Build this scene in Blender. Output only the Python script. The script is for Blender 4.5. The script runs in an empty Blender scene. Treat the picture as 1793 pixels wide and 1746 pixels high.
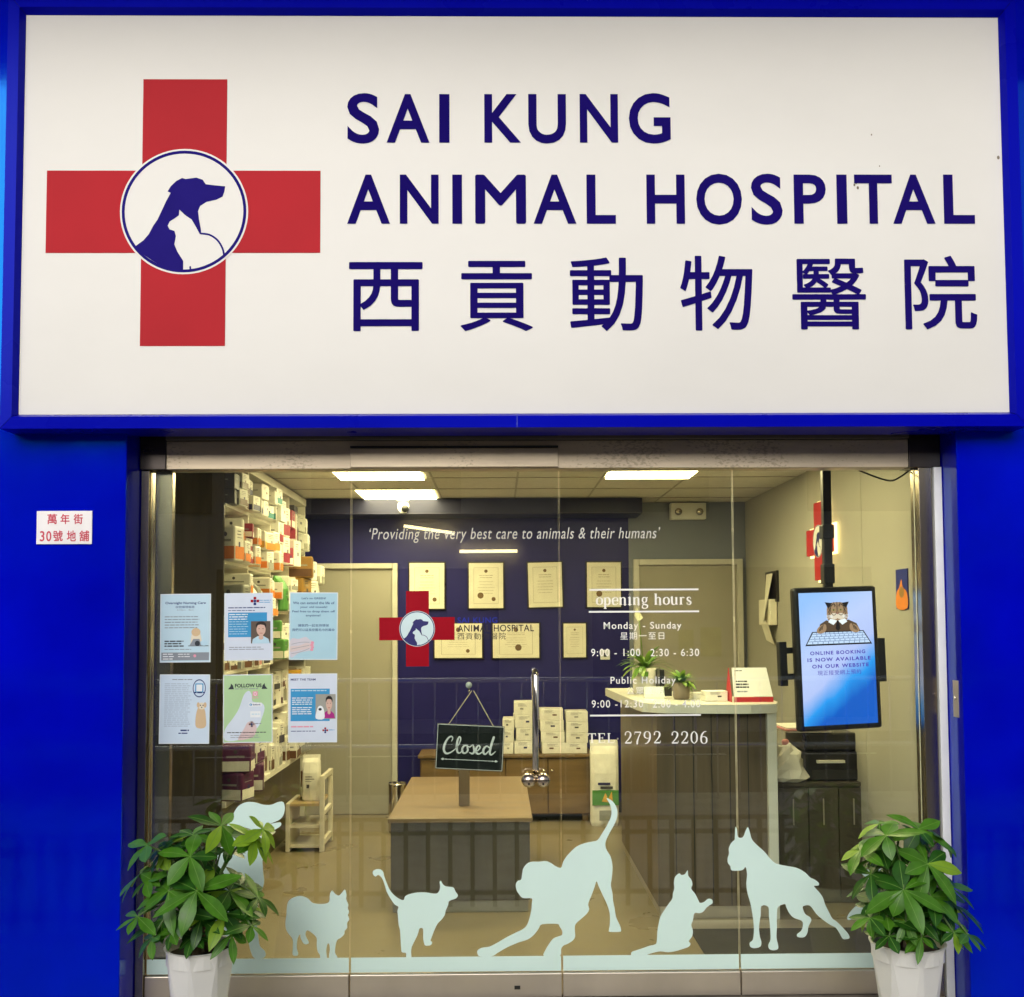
import bpy, bmesh, math, random
from mathutils import Vector, Matrix
from mathutils.geometry import tessellate_polygon
R_ = math.radians
sc = bpy.context.scene
COL = sc.collection
rnd = random.Random(7)

# ------------------------------------------------------------------ camera
F, PPX, PPY = 1800.0, 896.5, 999.0           # measured on the 1793 x 1746 photograph
CAM = Vector((0, -4.5, 1.63))
ROT = (Matrix.Rotation(R_(-.75), 3, 'Z') @ Matrix.Rotation(R_(92.9), 3, 'X') @ Matrix.Rotation(R_(-.29), 3, 'Z'))
cd = bpy.data.cameras.new('camera'); cam = bpy.data.objects.new('camera', cd); COL.objects.link(cam)
cam.matrix_world = Matrix.Translation(CAM) @ ROT.to_4x4()
cd.sensor_fit = 'HORIZONTAL'; cd.sensor_width = 36; cd.lens = 36 * F / 1793
cd.shift_y = (PPY - 873) / 1793; cd.clip_start = .05; cd.clip_end = 400
sc.camera = cam
sc.render.resolution_x, sc.render.resolution_y = 1024, 997

# ------------------------------------------------------------------ light
w = bpy.data.worlds.new('World'); sc.world = w; w.use_nodes = True
nt = w.node_tree; bg = nt.nodes['Background']
sky = nt.nodes.new('ShaderNodeTexSky'); sky.sky_type = 'NISHITA'; sky.sun_disc = False
SUN_EL, SUN_AZ = 22, 195                      # soft sun high behind the camera
sky.sun_elevation = R_(SUN_EL); sky.sun_rotation = R_(SUN_AZ); sky.air_density = 1.0; sky.dust_density = 4.0; sky.ozone_density = 1.0
hs = nt.nodes.new('ShaderNodeHueSaturation'); hs.inputs['Saturation'].default_value = .35
nt.links.new(sky.outputs[0], hs.inputs['Color']); nt.links.new(hs.outputs[0], bg.inputs[0]); bg.inputs[1].default_value = .1
sl = bpy.data.lights.new('sun', 'SUN'); sl.energy = 1.5; sl.angle = R_(60); sl.color = (1, .97, .93)
so = bpy.data.objects.new('sun', sl); COL.objects.link(so)
sd = Vector((math.sin(R_(SUN_AZ)) * math.cos(R_(SUN_EL)), math.cos(R_(SUN_AZ)) * math.cos(R_(SUN_EL)), math.sin(R_(SUN_EL))))
so.rotation_euler = sd.to_track_quat('Z', 'Y').to_euler()
sc.view_settings.view_transform = 'Standard'; sc.view_settings.look = 'None'
sc.view_settings.exposure = .5; sc.view_settings.gamma = 1
sc.cycles.max_bounces = 10; sc.cycles.transparent_max_bounces = 24
sc.cycles.use_denoising = True; sc.cycles.sample_clamp_indirect = 6
sc.cycles.caustics_reflective = False; sc.cycles.caustics_refractive = False

# ------------------------------------------------------------------ measuring helper: photo pixel -> point on the plane y
def W(px, py, y):
    d = ROT @ Vector(((px - PPX) / F, -(py - PPY) / F, -1)); t = (y - CAM.y) / d.y; p = CAM + d * t
    return p.x, p.z
def WX(px, py, x):
    d = ROT @ Vector(((px - PPX) / F, -(py - PPY) / F, -1)); t = (x - CAM.x) / d.x; p = CAM + d * t
    return p.y, p.z
def box_at(px0, py0, px1, py1, y):
    cx, cy = (px0 + px1) / 2, (py0 + py1) / 2
    return W(px0, cy, y)[0], W(px1, cy, y)[0], W(cx, py1, y)[1], W(cx, py0, y)[1]     # x0, x1, z0, z1

# ------------------------------------------------------------------ materials
MATS = {}
def mat(name, col, rough=.5, metal=0, spec=.5, var=.06, scale=8, coat=0, emit=None, estr=0, bump=0, trans=0, stretch=None, rvar=.1, tint=None):
    if name in MATS: return MATS[name]
    m = bpy.data.materials.new(name); m.use_nodes = True; n = m.node_tree.nodes; l = m.node_tree.links
    b = n['Principled BSDF']
    b.inputs['Roughness'].default_value = rough; b.inputs['Metallic'].default_value = metal
    b.inputs['Specular IOR Level'].default_value = spec; b.inputs['Coat Weight'].default_value = coat
    b.inputs['Coat Roughness'].default_value = .06
    if tint: b.inputs['Specular Tint'].default_value = (*tint, 1)
    tc = n.new('ShaderNodeTexCoord'); mp = n.new('ShaderNodeMapping'); l.new(tc.outputs['Object'], mp.inputs[0])
    if stretch: mp.inputs['Scale'].default_value = stretch
    no = n.new('ShaderNodeTexNoise'); no.inputs['Scale'].default_value = scale; no.inputs['Detail'].default_value = 5
    l.new(mp.outputs[0], no.inputs['Vector'])
    mr = n.new('ShaderNodeMapRange'); mr.inputs['From Min'].default_value = .3; mr.inputs['From Max'].default_value = .7
    mr.inputs['To Min'].default_value = 1 - var; mr.inputs['To Max'].default_value = 1 + var
    l.new(no.outputs[0], mr.inputs[0])
    mx = n.new('ShaderNodeVectorMath'); mx.operation = 'SCALE'; mx.inputs[0].default_value = col[:3]
    l.new(mr.outputs[0], mx.inputs['Scale']); l.new(mx.outputs[0], b.inputs['Base Color'])
    m2 = n.new('ShaderNodeMapRange'); m2.inputs['To Min'].default_value = max(0, rough - rvar); m2.inputs['To Max'].default_value = min(1, rough + rvar)
    l.new(no.outputs[0], m2.inputs[0]); l.new(m2.outputs[0], b.inputs['Roughness'])
    if bump:
        bp = n.new('ShaderNodeBump'); bp.inputs['Strength'].default_value = bump; bp.inputs['Distance'].default_value = .01
        l.new(no.outputs[0], bp.inputs['Height']); l.new(bp.outputs[0], b.inputs['Normal'])
    if emit:
        b.inputs['Emission Color'].default_value = (*emit, 1); b.inputs['Emission Strength'].default_value = estr
    if trans: 
        t = n.new('ShaderNodeBsdfTranslucent'); t.inputs[0].default_value = (*col[:3], 1); mix = n.new('ShaderNodeMixShader'); mix.inputs[0].default_value = trans
        l.new(b.outputs[0], mix.inputs[1]); l.new(t.outputs[0], mix.inputs[2]); l.new(mix.outputs[0], n['Material Output'].inputs[0])
    MATS[name] = m; return m

def glass_mat(name='clear_glass', tintc=(.93, .97, .93)):
    m = bpy.data.materials.new(name); m.use_nodes = True; n = m.node_tree.nodes; l = m.node_tree.links; n.clear()
    o = n.new('ShaderNodeOutputMaterial'); t = n.new('ShaderNodeBsdfTransparent'); t.inputs[0].default_value = (*tintc, 1)
    g = n.new('ShaderNodeBsdfGlossy'); g.inputs['Roughness'].default_value = 0; mx = n.new('ShaderNodeMixShader')
    lw = n.new('ShaderNodeLayerWeight'); lw.inputs[0].default_value = .5
    p = n.new('ShaderNodeMath'); p.operation = 'POWER'; p.inputs[1].default_value = 5; l.new(lw.outputs['Facing'], p.inputs[0])
    r = n.new('ShaderNodeMapRange'); r.inputs['To Min'].default_value = .075; r.inputs['To Max'].default_value = 1; l.new(p.outputs[0], r.inputs[0])
    l.new(r.outputs[0], mx.inputs[0]); l.new(t.outputs[0], mx.inputs[1]); l.new(g.outputs[0], mx.inputs[2]); l.new(mx.outputs[0], o.inputs[0])
    return m

GLASS = glass_mat()
M_BLUE = mat('blue_cladding', (.0005, .001, .46), .10, spec=1.0, var=.25, scale=1.6, bump=.45, coat=.0, tint=(.0, .45, 1), rvar=.08)
M_FRAME = mat('blue_frame_paint', (.001, .0015, .36), .3, spec=.25, var=.06, scale=2, tint=(.1, .2, 1))
M_SIGN = mat('sign_face', (.64, .632, .60), .4, spec=.3, var=.045, scale=.9, stretch=(1, 1, 1.8))
M_RED = mat('sign_red_vinyl', (.40, .022, .03), .4, spec=.02, var=.06, scale=2)
M_NAVY = mat('sign_navy_vinyl', (.010, .005, .115), .4, spec=.0, var=.08, scale=3)
M_SHADOW_GAP = mat('dark_gap', (.01, .01, .012), .7)
M_STEEL = mat('brushed_steel', (.56, .50, .43), .36, .75, var=.10, scale=2.5, stretch=(1.4, 1, 1), bump=.01)
M_STEELV = mat('brushed_steel_upright', (.44, .38, .29), .22, 1, var=.06, scale=2, stretch=(1, 1, 1.5), rvar=.03)
M_CHROME = mat('polished_steel', (.75, .70, .62), .1, 1, var=.06, scale=10, rvar=.04)
M_EDGE = mat('glass_edge', (.80, .80, .66), .25, var=.15, scale=6, stretch=(1, 1, 3))
M_FROST = mat('frosted_vinyl', (.70, .90, .85), .5, spec=.3, var=.03, scale=3, trans=.06)
M_WVINYL = mat('white_vinyl', (.86, .87, .85), .4, spec=.3, var=.03)
M_GVINYL = mat('grey_vinyl', (.55, .55, .52), .4, spec=.3, var=.03)
M_WHITE = mat('white_paint', (.80, .80, .78), .45, var=.03)
M_BLACK = mat('black_plastic', (.012, .012, .013), .35, var=.1)
M_INK = mat('black_ink', (.02, .02, .025), .6)
M_PAPER = mat('white_paper', (.66, .74, .80), .6, var=.03)

# ------------------------------------------------------------------ mesh builder
class Pl:                                    # a flat plane to draw on
    def __init__(s, o, u=(1, 0, 0), v=(0, 0, 1)):
        s.o, s.u, s.v = Vector(o), Vector(u), Vector(v); s.n = s.u.cross(s.v)
    def __call__(s, a, b, d=0): return s.o + s.u * a + s.v * b + s.n * d
def front(y): return Pl((0, y, 0))           # faces the street, u = x, v = z

_txt = {}
def glyphs(text, bold=0, shear=0, space=1):
    k = (text, bold, shear, space)
    if k in _txt: return _txt[k]
    c = bpy.data.curves.new('lettering_curve', 'FONT'); c.body = text; c.offset = bold; c.shear = shear; c.space_character = space
    c.resolution_u = 5; o = bpy.data.objects.new('lettering_curve', c); COL.objects.link(o)
    bpy.context.view_layer.update(); me = o.to_mesh()
    V = [(v.co.x, v.co.y) for v in me.vertices]; P = [tuple(p.vertices) for p in me.polygons]
    o.to_mesh_clear(); bpy.data.objects.remove(o); bpy.data.curves.remove(c)
    _txt[k] = (V, P); return V, P

def smooth(pts, n=3, closed=True):
    out = []; N = len(pts); rg = range(N if closed else N - 1)
    for i in rg:
        p0 = pts[(i - 1) % N] if closed or i > 0 else pts[i]; p1 = pts[i]; p2 = pts[(i + 1) % N]
        p3 = pts[(i + 2) % N] if closed or i + 2 < N else p2
        for k in range(n):
            t = k / n
            out.append(tuple(.5 * (2 * b + (c - a) * t + (2 * a - 5 * b + 4 * c - d) * t * t + (-a + 3 * b - 3 * c + d) * t ** 3) for a, b, c, d in zip(p0, p1, p2, p3)))
    if not closed: out.append(tuple(pts[-1]))
    return out

class MB:
    def __init__(s): s.v, s.f, s.m, s.sm, s.mats = [], [], [], [], []
    def mi(s, m):
        if m not in s.mats: s.mats.append(m)
        return s.mats.index(m)
    def add(s, verts, faces, m, sm=False):
        b = len(s.v); s.v += [Vector(p) for p in verts]; k = s.mi(m)
        for f in faces: s.f.append([b + i for i in f]); s.m.append(k); s.sm.append(sm)
        return s
    def box(s, x0, x1, y0, y1, z0, z1, m, bev=0, side=None):
        bm = bmesh.new(); bmesh.ops.create_cube(bm, size=1)
        for q in bm.verts: q.co = Vector(((x0 + x1) / 2 + q.co.x * (x1 - x0), (y0 + y1) / 2 + q.co.y * (y1 - y0), (z0 + z1) / 2 + q.co.z * (z1 - z0)))
        if bev: bmesh.ops.bevel(bm, geom=bm.edges[:], offset=bev, segments=2, affect='EDGES', profile=.5)
        bm.verts.index_update()
        s.add([q.co for q in bm.verts], [[q.index for q in f.verts] for f in bm.faces], m); bm.free(); return s
    def tube(s, pts, r, m, seg=10, cap=True):
        pts = [Vector(p) for p in pts]; rr = r if isinstance(r, (list, tuple)) else [r] * len(pts); V = []; Fc = []
        up = Vector((0, 0, 1))
        for i, p in enumerate(pts):
            t = (pts[min(i + 1, len(pts) - 1)] - pts[max(i - 1, 0)]).normalized()
            a = t.cross(up if abs(t.z) < .95 else Vector((1, 0, 0))).normalized(); b = t.cross(a).normalized()
            if i and V and (V[-seg] - pts[i - 1]).dot(a) < 0 and abs((V[-seg] - pts[i - 1]).normalized().dot(a)) > .5: a, b = -a, -b
            V += [p + (a * math.cos(2 * math.pi * k / seg) + b * math.sin(2 * math.pi * k / seg)) * rr[i] for k in range(seg)]
        for i in range(len(pts) - 1):
            for k in range(seg): Fc.append([i * seg + k, i * seg + (k + 1) % seg, (i + 1) * seg + (k + 1) % seg, (i + 1) * seg + k])
        if cap: Fc += [list(range(seg))[::-1], list(range((len(pts) - 1) * seg, len(pts) * seg))]
        return s.add(V, Fc, m, True)
    def lathe(s, prof, c, m, seg=24, sm=True):
        V = []; Fc = []; n = len(prof)
        for r, z in prof: V += [(c[0] + r * math.cos(2 * math.pi * k / seg), c[1] + r * math.sin(2 * math.pi * k / seg), c[2] + z) for k in range(seg)]
        for i in range(n - 1):
            for k in range(seg): Fc.append([i * seg + k, i * seg + (k + 1) % seg, (i + 1) * seg + (k + 1) % seg, (i + 1) * seg + k])
        Fc += [list(range(seg))[::-1], list(range((n - 1) * seg, n * seg))]
        return s.add(V, Fc, m, sm)
    def poly(s, pl, pts, m, d=0):
        tri = tessellate_polygon([[Vector((a, b, 0)) for a, b in pts]])
        V = [pl(a, b, d) for a, b in pts]; Fc = []
        for t in tri:
            a, b, c = [V[i] for i in t]
            Fc.append(list(t) if (b - a).cross(c - a).dot(pl.n) > 0 else [t[0], t[2], t[1]])
        return s.add(V, Fc, m)
    def rect(s, pl, u0, u1, v0, v1, m, d=0): return s.add([pl(u0, v0, d), pl(u1, v0, d), pl(u1, v1, d), pl(u0, v1, d)], [[0, 1, 2, 3]], m)
    def slab(s, pl, pts, t, m, d=0):           # polygon with thickness t standing out from the plane
        tri = tessellate_polygon([[Vector((a, b, 0)) for a, b in pts]]); n = len(pts)
        V = [pl(a, b, d + t) for a, b in pts] + [pl(a, b, d) for a, b in pts]; Fc = []
        for q in tri:
            a, b, c = [V[i] for i in q]; q = list(q) if (b - a).cross(c - a).dot(pl.n) > 0 else [q[0], q[2], q[1]]
            Fc.append(q); Fc.append([i + n for i in q[::-1]])
        for i in range(n): Fc.append([i, (i + 1) % n, n + (i + 1) % n, n + i])
        return s.add(V, Fc, m)
    def disc(s, pl, cu, cv, r, m, d=0, seg=40, r2=None):
        a = [(cu + r * math.cos(2 * math.pi * k / seg), cv + (r2 or r) * math.sin(2 * math.pi * k / seg)) for k in range(seg)]
        return s.add([pl(p, q, d) for p, q in a], [list(range(seg))], m)
    def ring(s, pl, cu, cv, r0, r1, m, d=0, seg=56):
        V = []
        for r in (r0, r1): V += [pl(cu + r * math.cos(2 * math.pi * k / seg), cv + r * math.sin(2 * math.pi * k / seg), d) for k in range(seg)]
        return s.add(V, [[k, seg + k, seg + (k + 1) % seg, (k + 1) % seg] for k in range(seg)], m)
    def text(s, pl, t, u0, u1, v0, v1, m, d=0, bold=0, shear=0, space=1, keep=False, heavy=0):
        if heavy:                               # heavier weight: the same flat glyph laid a hair's breadth apart in eight directions
            for i in range(8):
                a = math.pi / 4 * i; du, dv = heavy * math.cos(a), heavy * math.sin(a)
                s.text(pl, t, u0 + heavy + du, u1 - heavy + du, v0 + heavy + dv, v1 - heavy + dv, m, d + .00003 * i, 0, shear, space)
            return s
        V, P = glyphs(t, bold, shear, space); xs = [p[0] for p in V]; ys = [p[1] for p in V]
        ax, bx, ay, by = min(xs), max(xs), min(ys), max(ys); kx = (u1 - u0) / (bx - ax); ky = (v1 - v0) / max(1e-6, by - ay)
        if keep: ky = kx
        return s.add([pl(u0 + (x - ax) * kx, v0 + (y - ay) * ky, d) for x, y in V], P, m)
    def stroke(s, pl, pts, wd, m, d=0, sm=4, cap=True):
        if len(pts) > 2 and sm > 1:
            tri = [(p[0], p[1], (wd[i] if isinstance(wd, (list, tuple)) else wd)) for i, p in enumerate(pts)]; tri = smooth(tri, sm, False)
        else: tri = [(p[0], p[1], (wd[i] if isinstance(wd, (list, tuple)) else wd)) for i, p in enumerate(pts)]
        V = []
        for i, (x, y, q) in enumerate(tri):
            a = tri[max(i - 1, 0)]; b = tri[min(i + 1, len(tri) - 1)]; t = Vector((b[0] - a[0], b[1] - a[1])); t = t.normalized() if t.length > 0 else Vector((1, 0))
            V += [pl(x - t.y * q / 2, y + t.x * q / 2, d), pl(x + t.y * q / 2, y - t.x * q / 2, d)]
        s.add(V, [[2 * i + 1, 2 * i + 3, 2 * i + 2, 2 * i] for i in range(len(tri) - 1)], m)
        if cap:
            for x, y, q in (tri[0], tri[-1]): s.disc(pl, x, y, q / 2, m, d + .0001, 12)
        return s
    def mesh(s, name, off=Vector((0, 0, 0))):
        me = bpy.data.meshes.new(name); me.from_pydata([v - off for v in s.v], [], s.f)
        for m in s.mats: me.materials.append(m)
        me.polygons.foreach_set('material_index', s.m); me.polygons.foreach_set('use_smooth', s.sm); me.update(); return me

def tag(o, label=None, cat=None, group=None, kind=None):
    for k, v in (('label', label), ('category', cat), ('group', group), ('kind', kind)):
        if v: o[k] = v
    return o
def thing(name, label, cat, loc, group=None, rot=(0, 0, 0)):
    o = bpy.data.objects.new(name, None); COL.objects.link(o); o.location = loc; o.rotation_euler = rot; o.empty_display_size = .1
    return tag(o, label, cat, group)
def part(name, mb, parent, local=False, label=None):
    """a part: mb is in world coordinates, or in the thing's own ones when local"""
    o = bpy.data.objects.new(name, mb.mesh(name)); COL.objects.link(o); o.parent = parent
    if not local and parent.type == 'EMPTY': o.matrix_parent_inverse = Matrix.Translation(-Vector(parent.location))
    if label: o['label'] = label
    return o
def single(name, mb, label=None, cat=None, group=None, kind=None):
    c = sum(mb.v, Vector()) / len(mb.v); c.z = min(v.z for v in mb.v)
    o = bpy.data.objects.new(name, mb.mesh(name, c)); COL.objects.link(o); o.location = c
    return tag(o, label, cat, group, kind)
B = lambda *a, **k: MB().box(*a, **k)

# ================================================================== the setting: ground outside
M_PAVE = mat('pavement', (.42, .40, .37), .8, var=.2, scale=5, bump=.1)
single('pavement', B(-40, 40, -5.4, 4.9, -.4, -.004, M_PAVE), kind='structure')
single('road', B(-60, 60, -60, -5.4, -.4, -.13, mat('asphalt', (.05, .05, .052), .85, var=.25, scale=30, bump=.2)), kind='structure')
mb = MB()
for k in range(14): mb.box(-14 + 2 * k, -13 + 2 * k, -9.25, -9.15, -.13, -.126, M_WVINYL)
single('road_marking', mb, kind='structure')

# ================================================================== the shop building
SX0, SX1, SZ0, SZ1, SY = -1.965, 2.124, 2.49, 4.177, -.30
ZC, YB, XL, XR = 2.67, 4.4, -1.96, 2.15
PL_X, PR_X = -1.557, 1.941
shop = thing('shop_building', 'shop building with glossy bright blue cladding and a glass front', 'building', (0, 0, 0))
part('pillar', B(-7, PL_X, -.2, .0, 0, 5.2, M_BLUE, .004), shop)
part('pillar', B(PR_X, 7, -.2, .0, 0, 5.2, M_BLUE, .004), shop)
part('upper_wall', B(PL_X + .002, PR_X - .002, -.14, .0, 2.475, 5.2, mat('dark_soffit', (.03, .028, .026), .5)), shop)
part('added_canopy', B(-7, 7, -1.6, -.205, 4.70, 5.0, mat('added_canopy_concrete', (.35, .34, .32), .8)), shop)  # unseen overhang, added so that the sign darkens towards its top
# steel lintel with a proud transom box over the door leaf
def stain_steel():
    m = mat('weathered_steel', (.56, .47, .34), .40, .5, var=.2, scale=3, stretch=(.8, 1, 6), bump=.02)
    n = m.node_tree.nodes; l = m.node_tree.links; b = n['Principled BSDF']
    tc = n.new('ShaderNodeTexCoord'); no = n.new('ShaderNodeTexNoise'); no.inputs['Scale'].default_value = 70; no.inputs['Detail'].default_value = 3
    mp = n.new('ShaderNodeMapping'); mp.inputs['Scale'].default_value = (.8, 1, 1.6); l.new(tc.outputs['Object'], mp.inputs[0]); l.new(mp.outputs[0], no.inputs[0])
    n2 = n.new('ShaderNodeTexNoise'); n2.inputs['Scale'].default_value = 2.2; l.new(tc.outputs['Object'], n2.inputs[0])
    ml = n.new('ShaderNodeMath'); ml.operation = 'MULTIPLY'; l.new(no.outputs[0], ml.inputs[0]); l.new(n2.outputs[0], ml.inputs[1])
    cr = n.new('ShaderNodeValToRGB'); cr.color_ramp.elements[0].position = .30; cr.color_ramp.elements[1].position = .36; l.new(ml.outputs[0], cr.inputs[0])
    mix = n.new('ShaderNodeMix'); mix.data_type = 'RGBA'; old = b.inputs['Base Color'].links[0].from_socket
    m7 = n.new('ShaderNodeMath'); m7.operation = 'MULTIPLY'; m7.inputs[1].default_value = .4; l.new(cr.outputs[0], m7.inputs[0]); l.new(m7.outputs[0], mix.inputs['Factor']); l.new(old, mix.inputs['A']); mix.inputs['B'].default_value = (.13, .095, .06, 1); l.new(mix.outputs['Result'], b.inputs['Base Color'])
    return m
M_WSTEEL = stain_steel()
M_DEND = mat('shaded_steel', (.06, .05, .045), .3, .7, var=.15)  # shade at both lintel ends, put in as a darker steel colour
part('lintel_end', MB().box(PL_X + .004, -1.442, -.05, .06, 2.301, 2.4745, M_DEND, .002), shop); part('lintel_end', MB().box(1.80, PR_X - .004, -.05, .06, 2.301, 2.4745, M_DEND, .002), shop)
part('lintel', MB().box(-1.441, 1.799, -.045, .06, 2.302, 2.424, M_WSTEEL, .002).box(-1.441, 1.799, -.06, .06, 2.427, 2.474, mat('dark_steel', (.20, .17, .14), .4, .6, var=.1), .002), shop)
part('transom', MB().box(-.642, .262, -.058, -.0455, 2.306, 2.388, M_WSTEEL, .002).box(-.642, .262, -.062, -.0455, 2.392, 2.399, M_SHADOW_GAP).box(-.642, .262, -.074, -.0605, 2.44, 2.447, M_SHADOW_GAP), shop)
# jambs
part('jamb', MB().box(PL_X + .003, -1.518, -.03, .05, .0, 2.30, M_STEELV, .002).box(-1.505, -1.43, .012, .05, 0, 2.30, M_STEELV, .003), shop)
part('jamb', MB().box(1.842, 1.90, -.045, .05, .0, 2.30, M_STEELV, .002).box(1.903, PR_X - .003, -.06, .05, 0, 2.30, mat('white_trim', (.8, .82, .8), .4), .002), shop)
# plinth / step under the glass
part('plinth', B(PL_X + .003, PR_X - .003, -.08, .1, 0, .026, mat('step_stone', (.2, .17, .14), .6, var=.2, scale=12)), shop)

def pane(name, x0, x1, kickm=M_STEEL):
    m = MB(); y0, y1, z0, z1 = 0, .01, .133, 2.298
    c = [(x0, y0, z0), (x1, y0, z0), (x1, y0, z1), (x0, y0, z1), (x0, y1, z0), (x1, y1, z0), (x1, y1, z1), (x0, y1, z1)]
    m.add(c, [[0, 1, 2, 3], [5, 4, 7, 6]], GLASS); m.add(c, [[1, 5, 6, 2], [4, 0, 3, 7], [3, 2, 6, 7], [4, 5, 1, 0]], M_EDGE)
    p = part(name, m, shop)
    part('kick_rail', B(x0, x1, -.022, .032, .03, .130, kickm, .003), p)
    part('frosted_band', MB().slab(front(-.0008), [(x0 + .002, .134), (x1 - .002, .134), (x1 - .002, .197), (x0 + .002, .197)], .0006, M_FROST), p)
    return p
pane('fixed_window', -1.515, -.6475); door = pane('glass_door', -.6425, .2635); pane('fixed_window', .2685, 1.0305); pane('fixed_window', 1.0355, 1.84)
# pull handle on the door leaf
hx, hz0, hz1 = .156, .975, 1.428
part('handle', MB().tube([(hx, 0, hz1 - .03), (hx, -.03, hz1 - .028), (hx, -.05, hz1 - .012), (hx, -.055, hz1 - .03), (hx, -.055, hz0 + .03), (hx, -.05, hz0 + .012), (hx, -.03, hz0 + .028), (hx, 0, hz0 + .03)], .0145, M_CHROME, 14), door)
part('lock', MB().box(.06, .085, -.026, -.0225, .065, .08, M_BLACK), door)

# interior shell
M_BWALL = mat('navy_wall', (.012, .010, .12), .45, spec=.3, var=.08, scale=3)
M_BEIGE = mat('beige_wall', (.37, .355, .305), .6, var=.05, scale=3)
M_GREYW = mat('grey_blue_wall', (.20, .22, .27), .6, var=.05, scale=3)
M_FLOOR = mat('vinyl_floor', (.215, .172, .10), .30, var=.10, scale=3)
part('interior_floor', B(XL - .1, XR + .1, .1, YB + .1, -.003, .0, M_FLOOR), shop)
part('back_wall', MB().box(XL - .1, 1.13, YB, YB + .1, 0.001, ZC, M_BWALL).box(1.131, XR + .1, YB, YB + .1, 0.001, ZC, M_GREYW), shop)
part('side_wall', B(XL - .1, XL, .001, YB - .001, .001, ZC, M_BEIGE), shop)
part('side_wall', MB().box(XR, XR + .1, .001, YB - .001, .001, ZC, M_BEIGE), shop)
part('wall_panel', MB().box(XR - .05, XR - .001, .101, 1.398, .001, ZC - .006, M_BEIGE, .002).box(XR - .05, XR - .001, 1.402, 2.45, .001, ZC - .006, M_BEIGE, .002), shop)
cm = MB().box(XL - .1, XR + .1, .06, YB + .1, ZC, ZC + .2, mat('ceiling_tile', (.66, .63, .56), .8, var=.05, scale=20))
M_TBAR = mat('ceiling_grid', (.40, .37, .32), .6)
for k in range(-3, 4): cm.box(-.48 + .61 * k, -.465 + .61 * k, .06, YB, ZC - .004, ZC + .01, M_TBAR)
for k in range(7): cm.box(XL, XR, .38 + .61 * k, .395 + .61 * k, ZC - .005, ZC + .01, M_TBAR)
part('ceiling', cm, shop)
part('bulkhead', B(XL + .001, 1.20, 4.02, YB - .001, 2.535, ZC - .006, mat('navy_bulkhead', (.006, .006, .035), .5)), shop)
part('skirting', MB().box(-.86, 1.15, YB - .014, YB - .001, .002, .09, mat('dark_skirting', (.03, .028, .03), .5)), shop)
# back doors
M_DOOR = mat('beige_door', (.37, .345, .29), .5, var=.04, scale=4)
M_DFRAME = mat('door_frame', (.60, .58, .52), .45)
def wall_door(x0, x1, z1, fr, m=M_DOOR):
    d = part('interior_door', B(x0, x1, YB - .03, YB - .001, .003, z1, m, .002), shop)
    part('frame', MB().box(x0 - fr, x0 - .001, YB - .06, YB - .001, .003, z1 + fr, M_DFRAME, .003).box(x1 + .001, x1 + fr, YB - .06, YB - .001, .003, z1 + fr, M_DFRAME, .003).box(x0, x1, YB - .06, YB - .001, z1 + .001, z1 + fr, M_DFRAME, .003), d)
    return d
wall_door(-1.66, -.915, 2.10, .045)
d2 = wall_door(1.215, 2.06, 2.12, .05)
part('notice', MB().rect(front(YB - .033), 1.55, 1.68, 1.33, 1.56, mat('faded_notice', (.36, .34, .24), .6)).rect(front(YB - .033), 1.74, 1.92, 1.33, 1.58, MATS['faded_notice']), d2)

# ================================================================== the big sign
sign = thing('shop_sign', 'large white hospital sign board with red cross logo in a deep blue frame', 'sign', (0, SY, SZ0))
fb = MB(); fw, y0, y1 = .062, SY - .03, -.143
P0 = [(SX0, SZ0), (SX1, SZ0), (SX1, SZ1), (SX0, SZ1)]; P1 = [(SX0 - fw, SZ0 - fw), (SX1 + fw, SZ0 - fw), (SX1 + fw, SZ1 + .075), (SX0 - fw, SZ1 + .075)]
for i in range(4):                            # mitred profile: face, chamfer towards the panel, outer side
    j = (i + 1) % 4; q = lambda p, y: (p[0], y, p[1])
    mid = lambda a, b, t: (a[0] + (b[0] - a[0]) * t, a[1] + (b[1] - a[1]) * t)
    g = .0012
    a0, b0, a1, b1 = P0[i], P0[j], P1[i], P1[j]; am, bm_ = mid(a0, a1, .22), mid(b0, b1, .22)
    e = Vector((b0[0] - a0[0], b0[1] - a0[1])).normalized() * g
    sh = lambda p, s_: (p[0] + e.x * s_, p[1] + e.y * s_)
    A0, AM, A1, B0, BM, B1 = sh(a0, 1), sh(am, 1), sh(a1, 1), sh(b0, -1), sh(bm_, -1), sh(b1, -1)
    fb.add([q(A0, SY), q(B0, SY), q(AM, y0), q(BM, y0), q(A1, y0 + .004), q(B1, y0 + .004), q(A1, y1), q(B1, y1)],
           [[0, 2, 3, 1], [2, 4, 5, 3], [4, 6, 7, 5]], M_FRAME)
part('frame', fb, sign)
part('frame_backing', MB().box(SX0 - fw + .003, SX1 + fw - .003, SY + .012, -.142, SZ0 - fw + .003, SZ1 + .072, mat('frame_inside', (.003, .003, .03), .5)), sign)
part('frame_joint', B(.0775, .0795, y0 - .0012, y0 + .001, SZ0 - fw, SZ0 - .015, mat('joint_line', (.05, .08, .5), .4)), sign)
fp = front(SY); pm_ = B(SX0 + .001, SX1 - .001, SY + .001, SY + .011, SZ0 + .001, SZ1 - .001, M_SIGN)
for a, b, q in ((1496, 324, .004), (1502, 329, .005), (1499, 321, .003), (1748, 276, .006), (1526, 236, .003), (1540, 291, .0025)): pm_.disc(fp, *W(a, b, SY), q, mat('dirt_speck', (.16, .13, .09), .8), .0002, 9, q * 1.4)
part('panel', pm_, sign)
def px_poly(pts, y, sx=1, ox=0, oy=0):
    return [W(ox + a / sx, oy + b / sx, y) for a, b in pts]
cr = MB()
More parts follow.
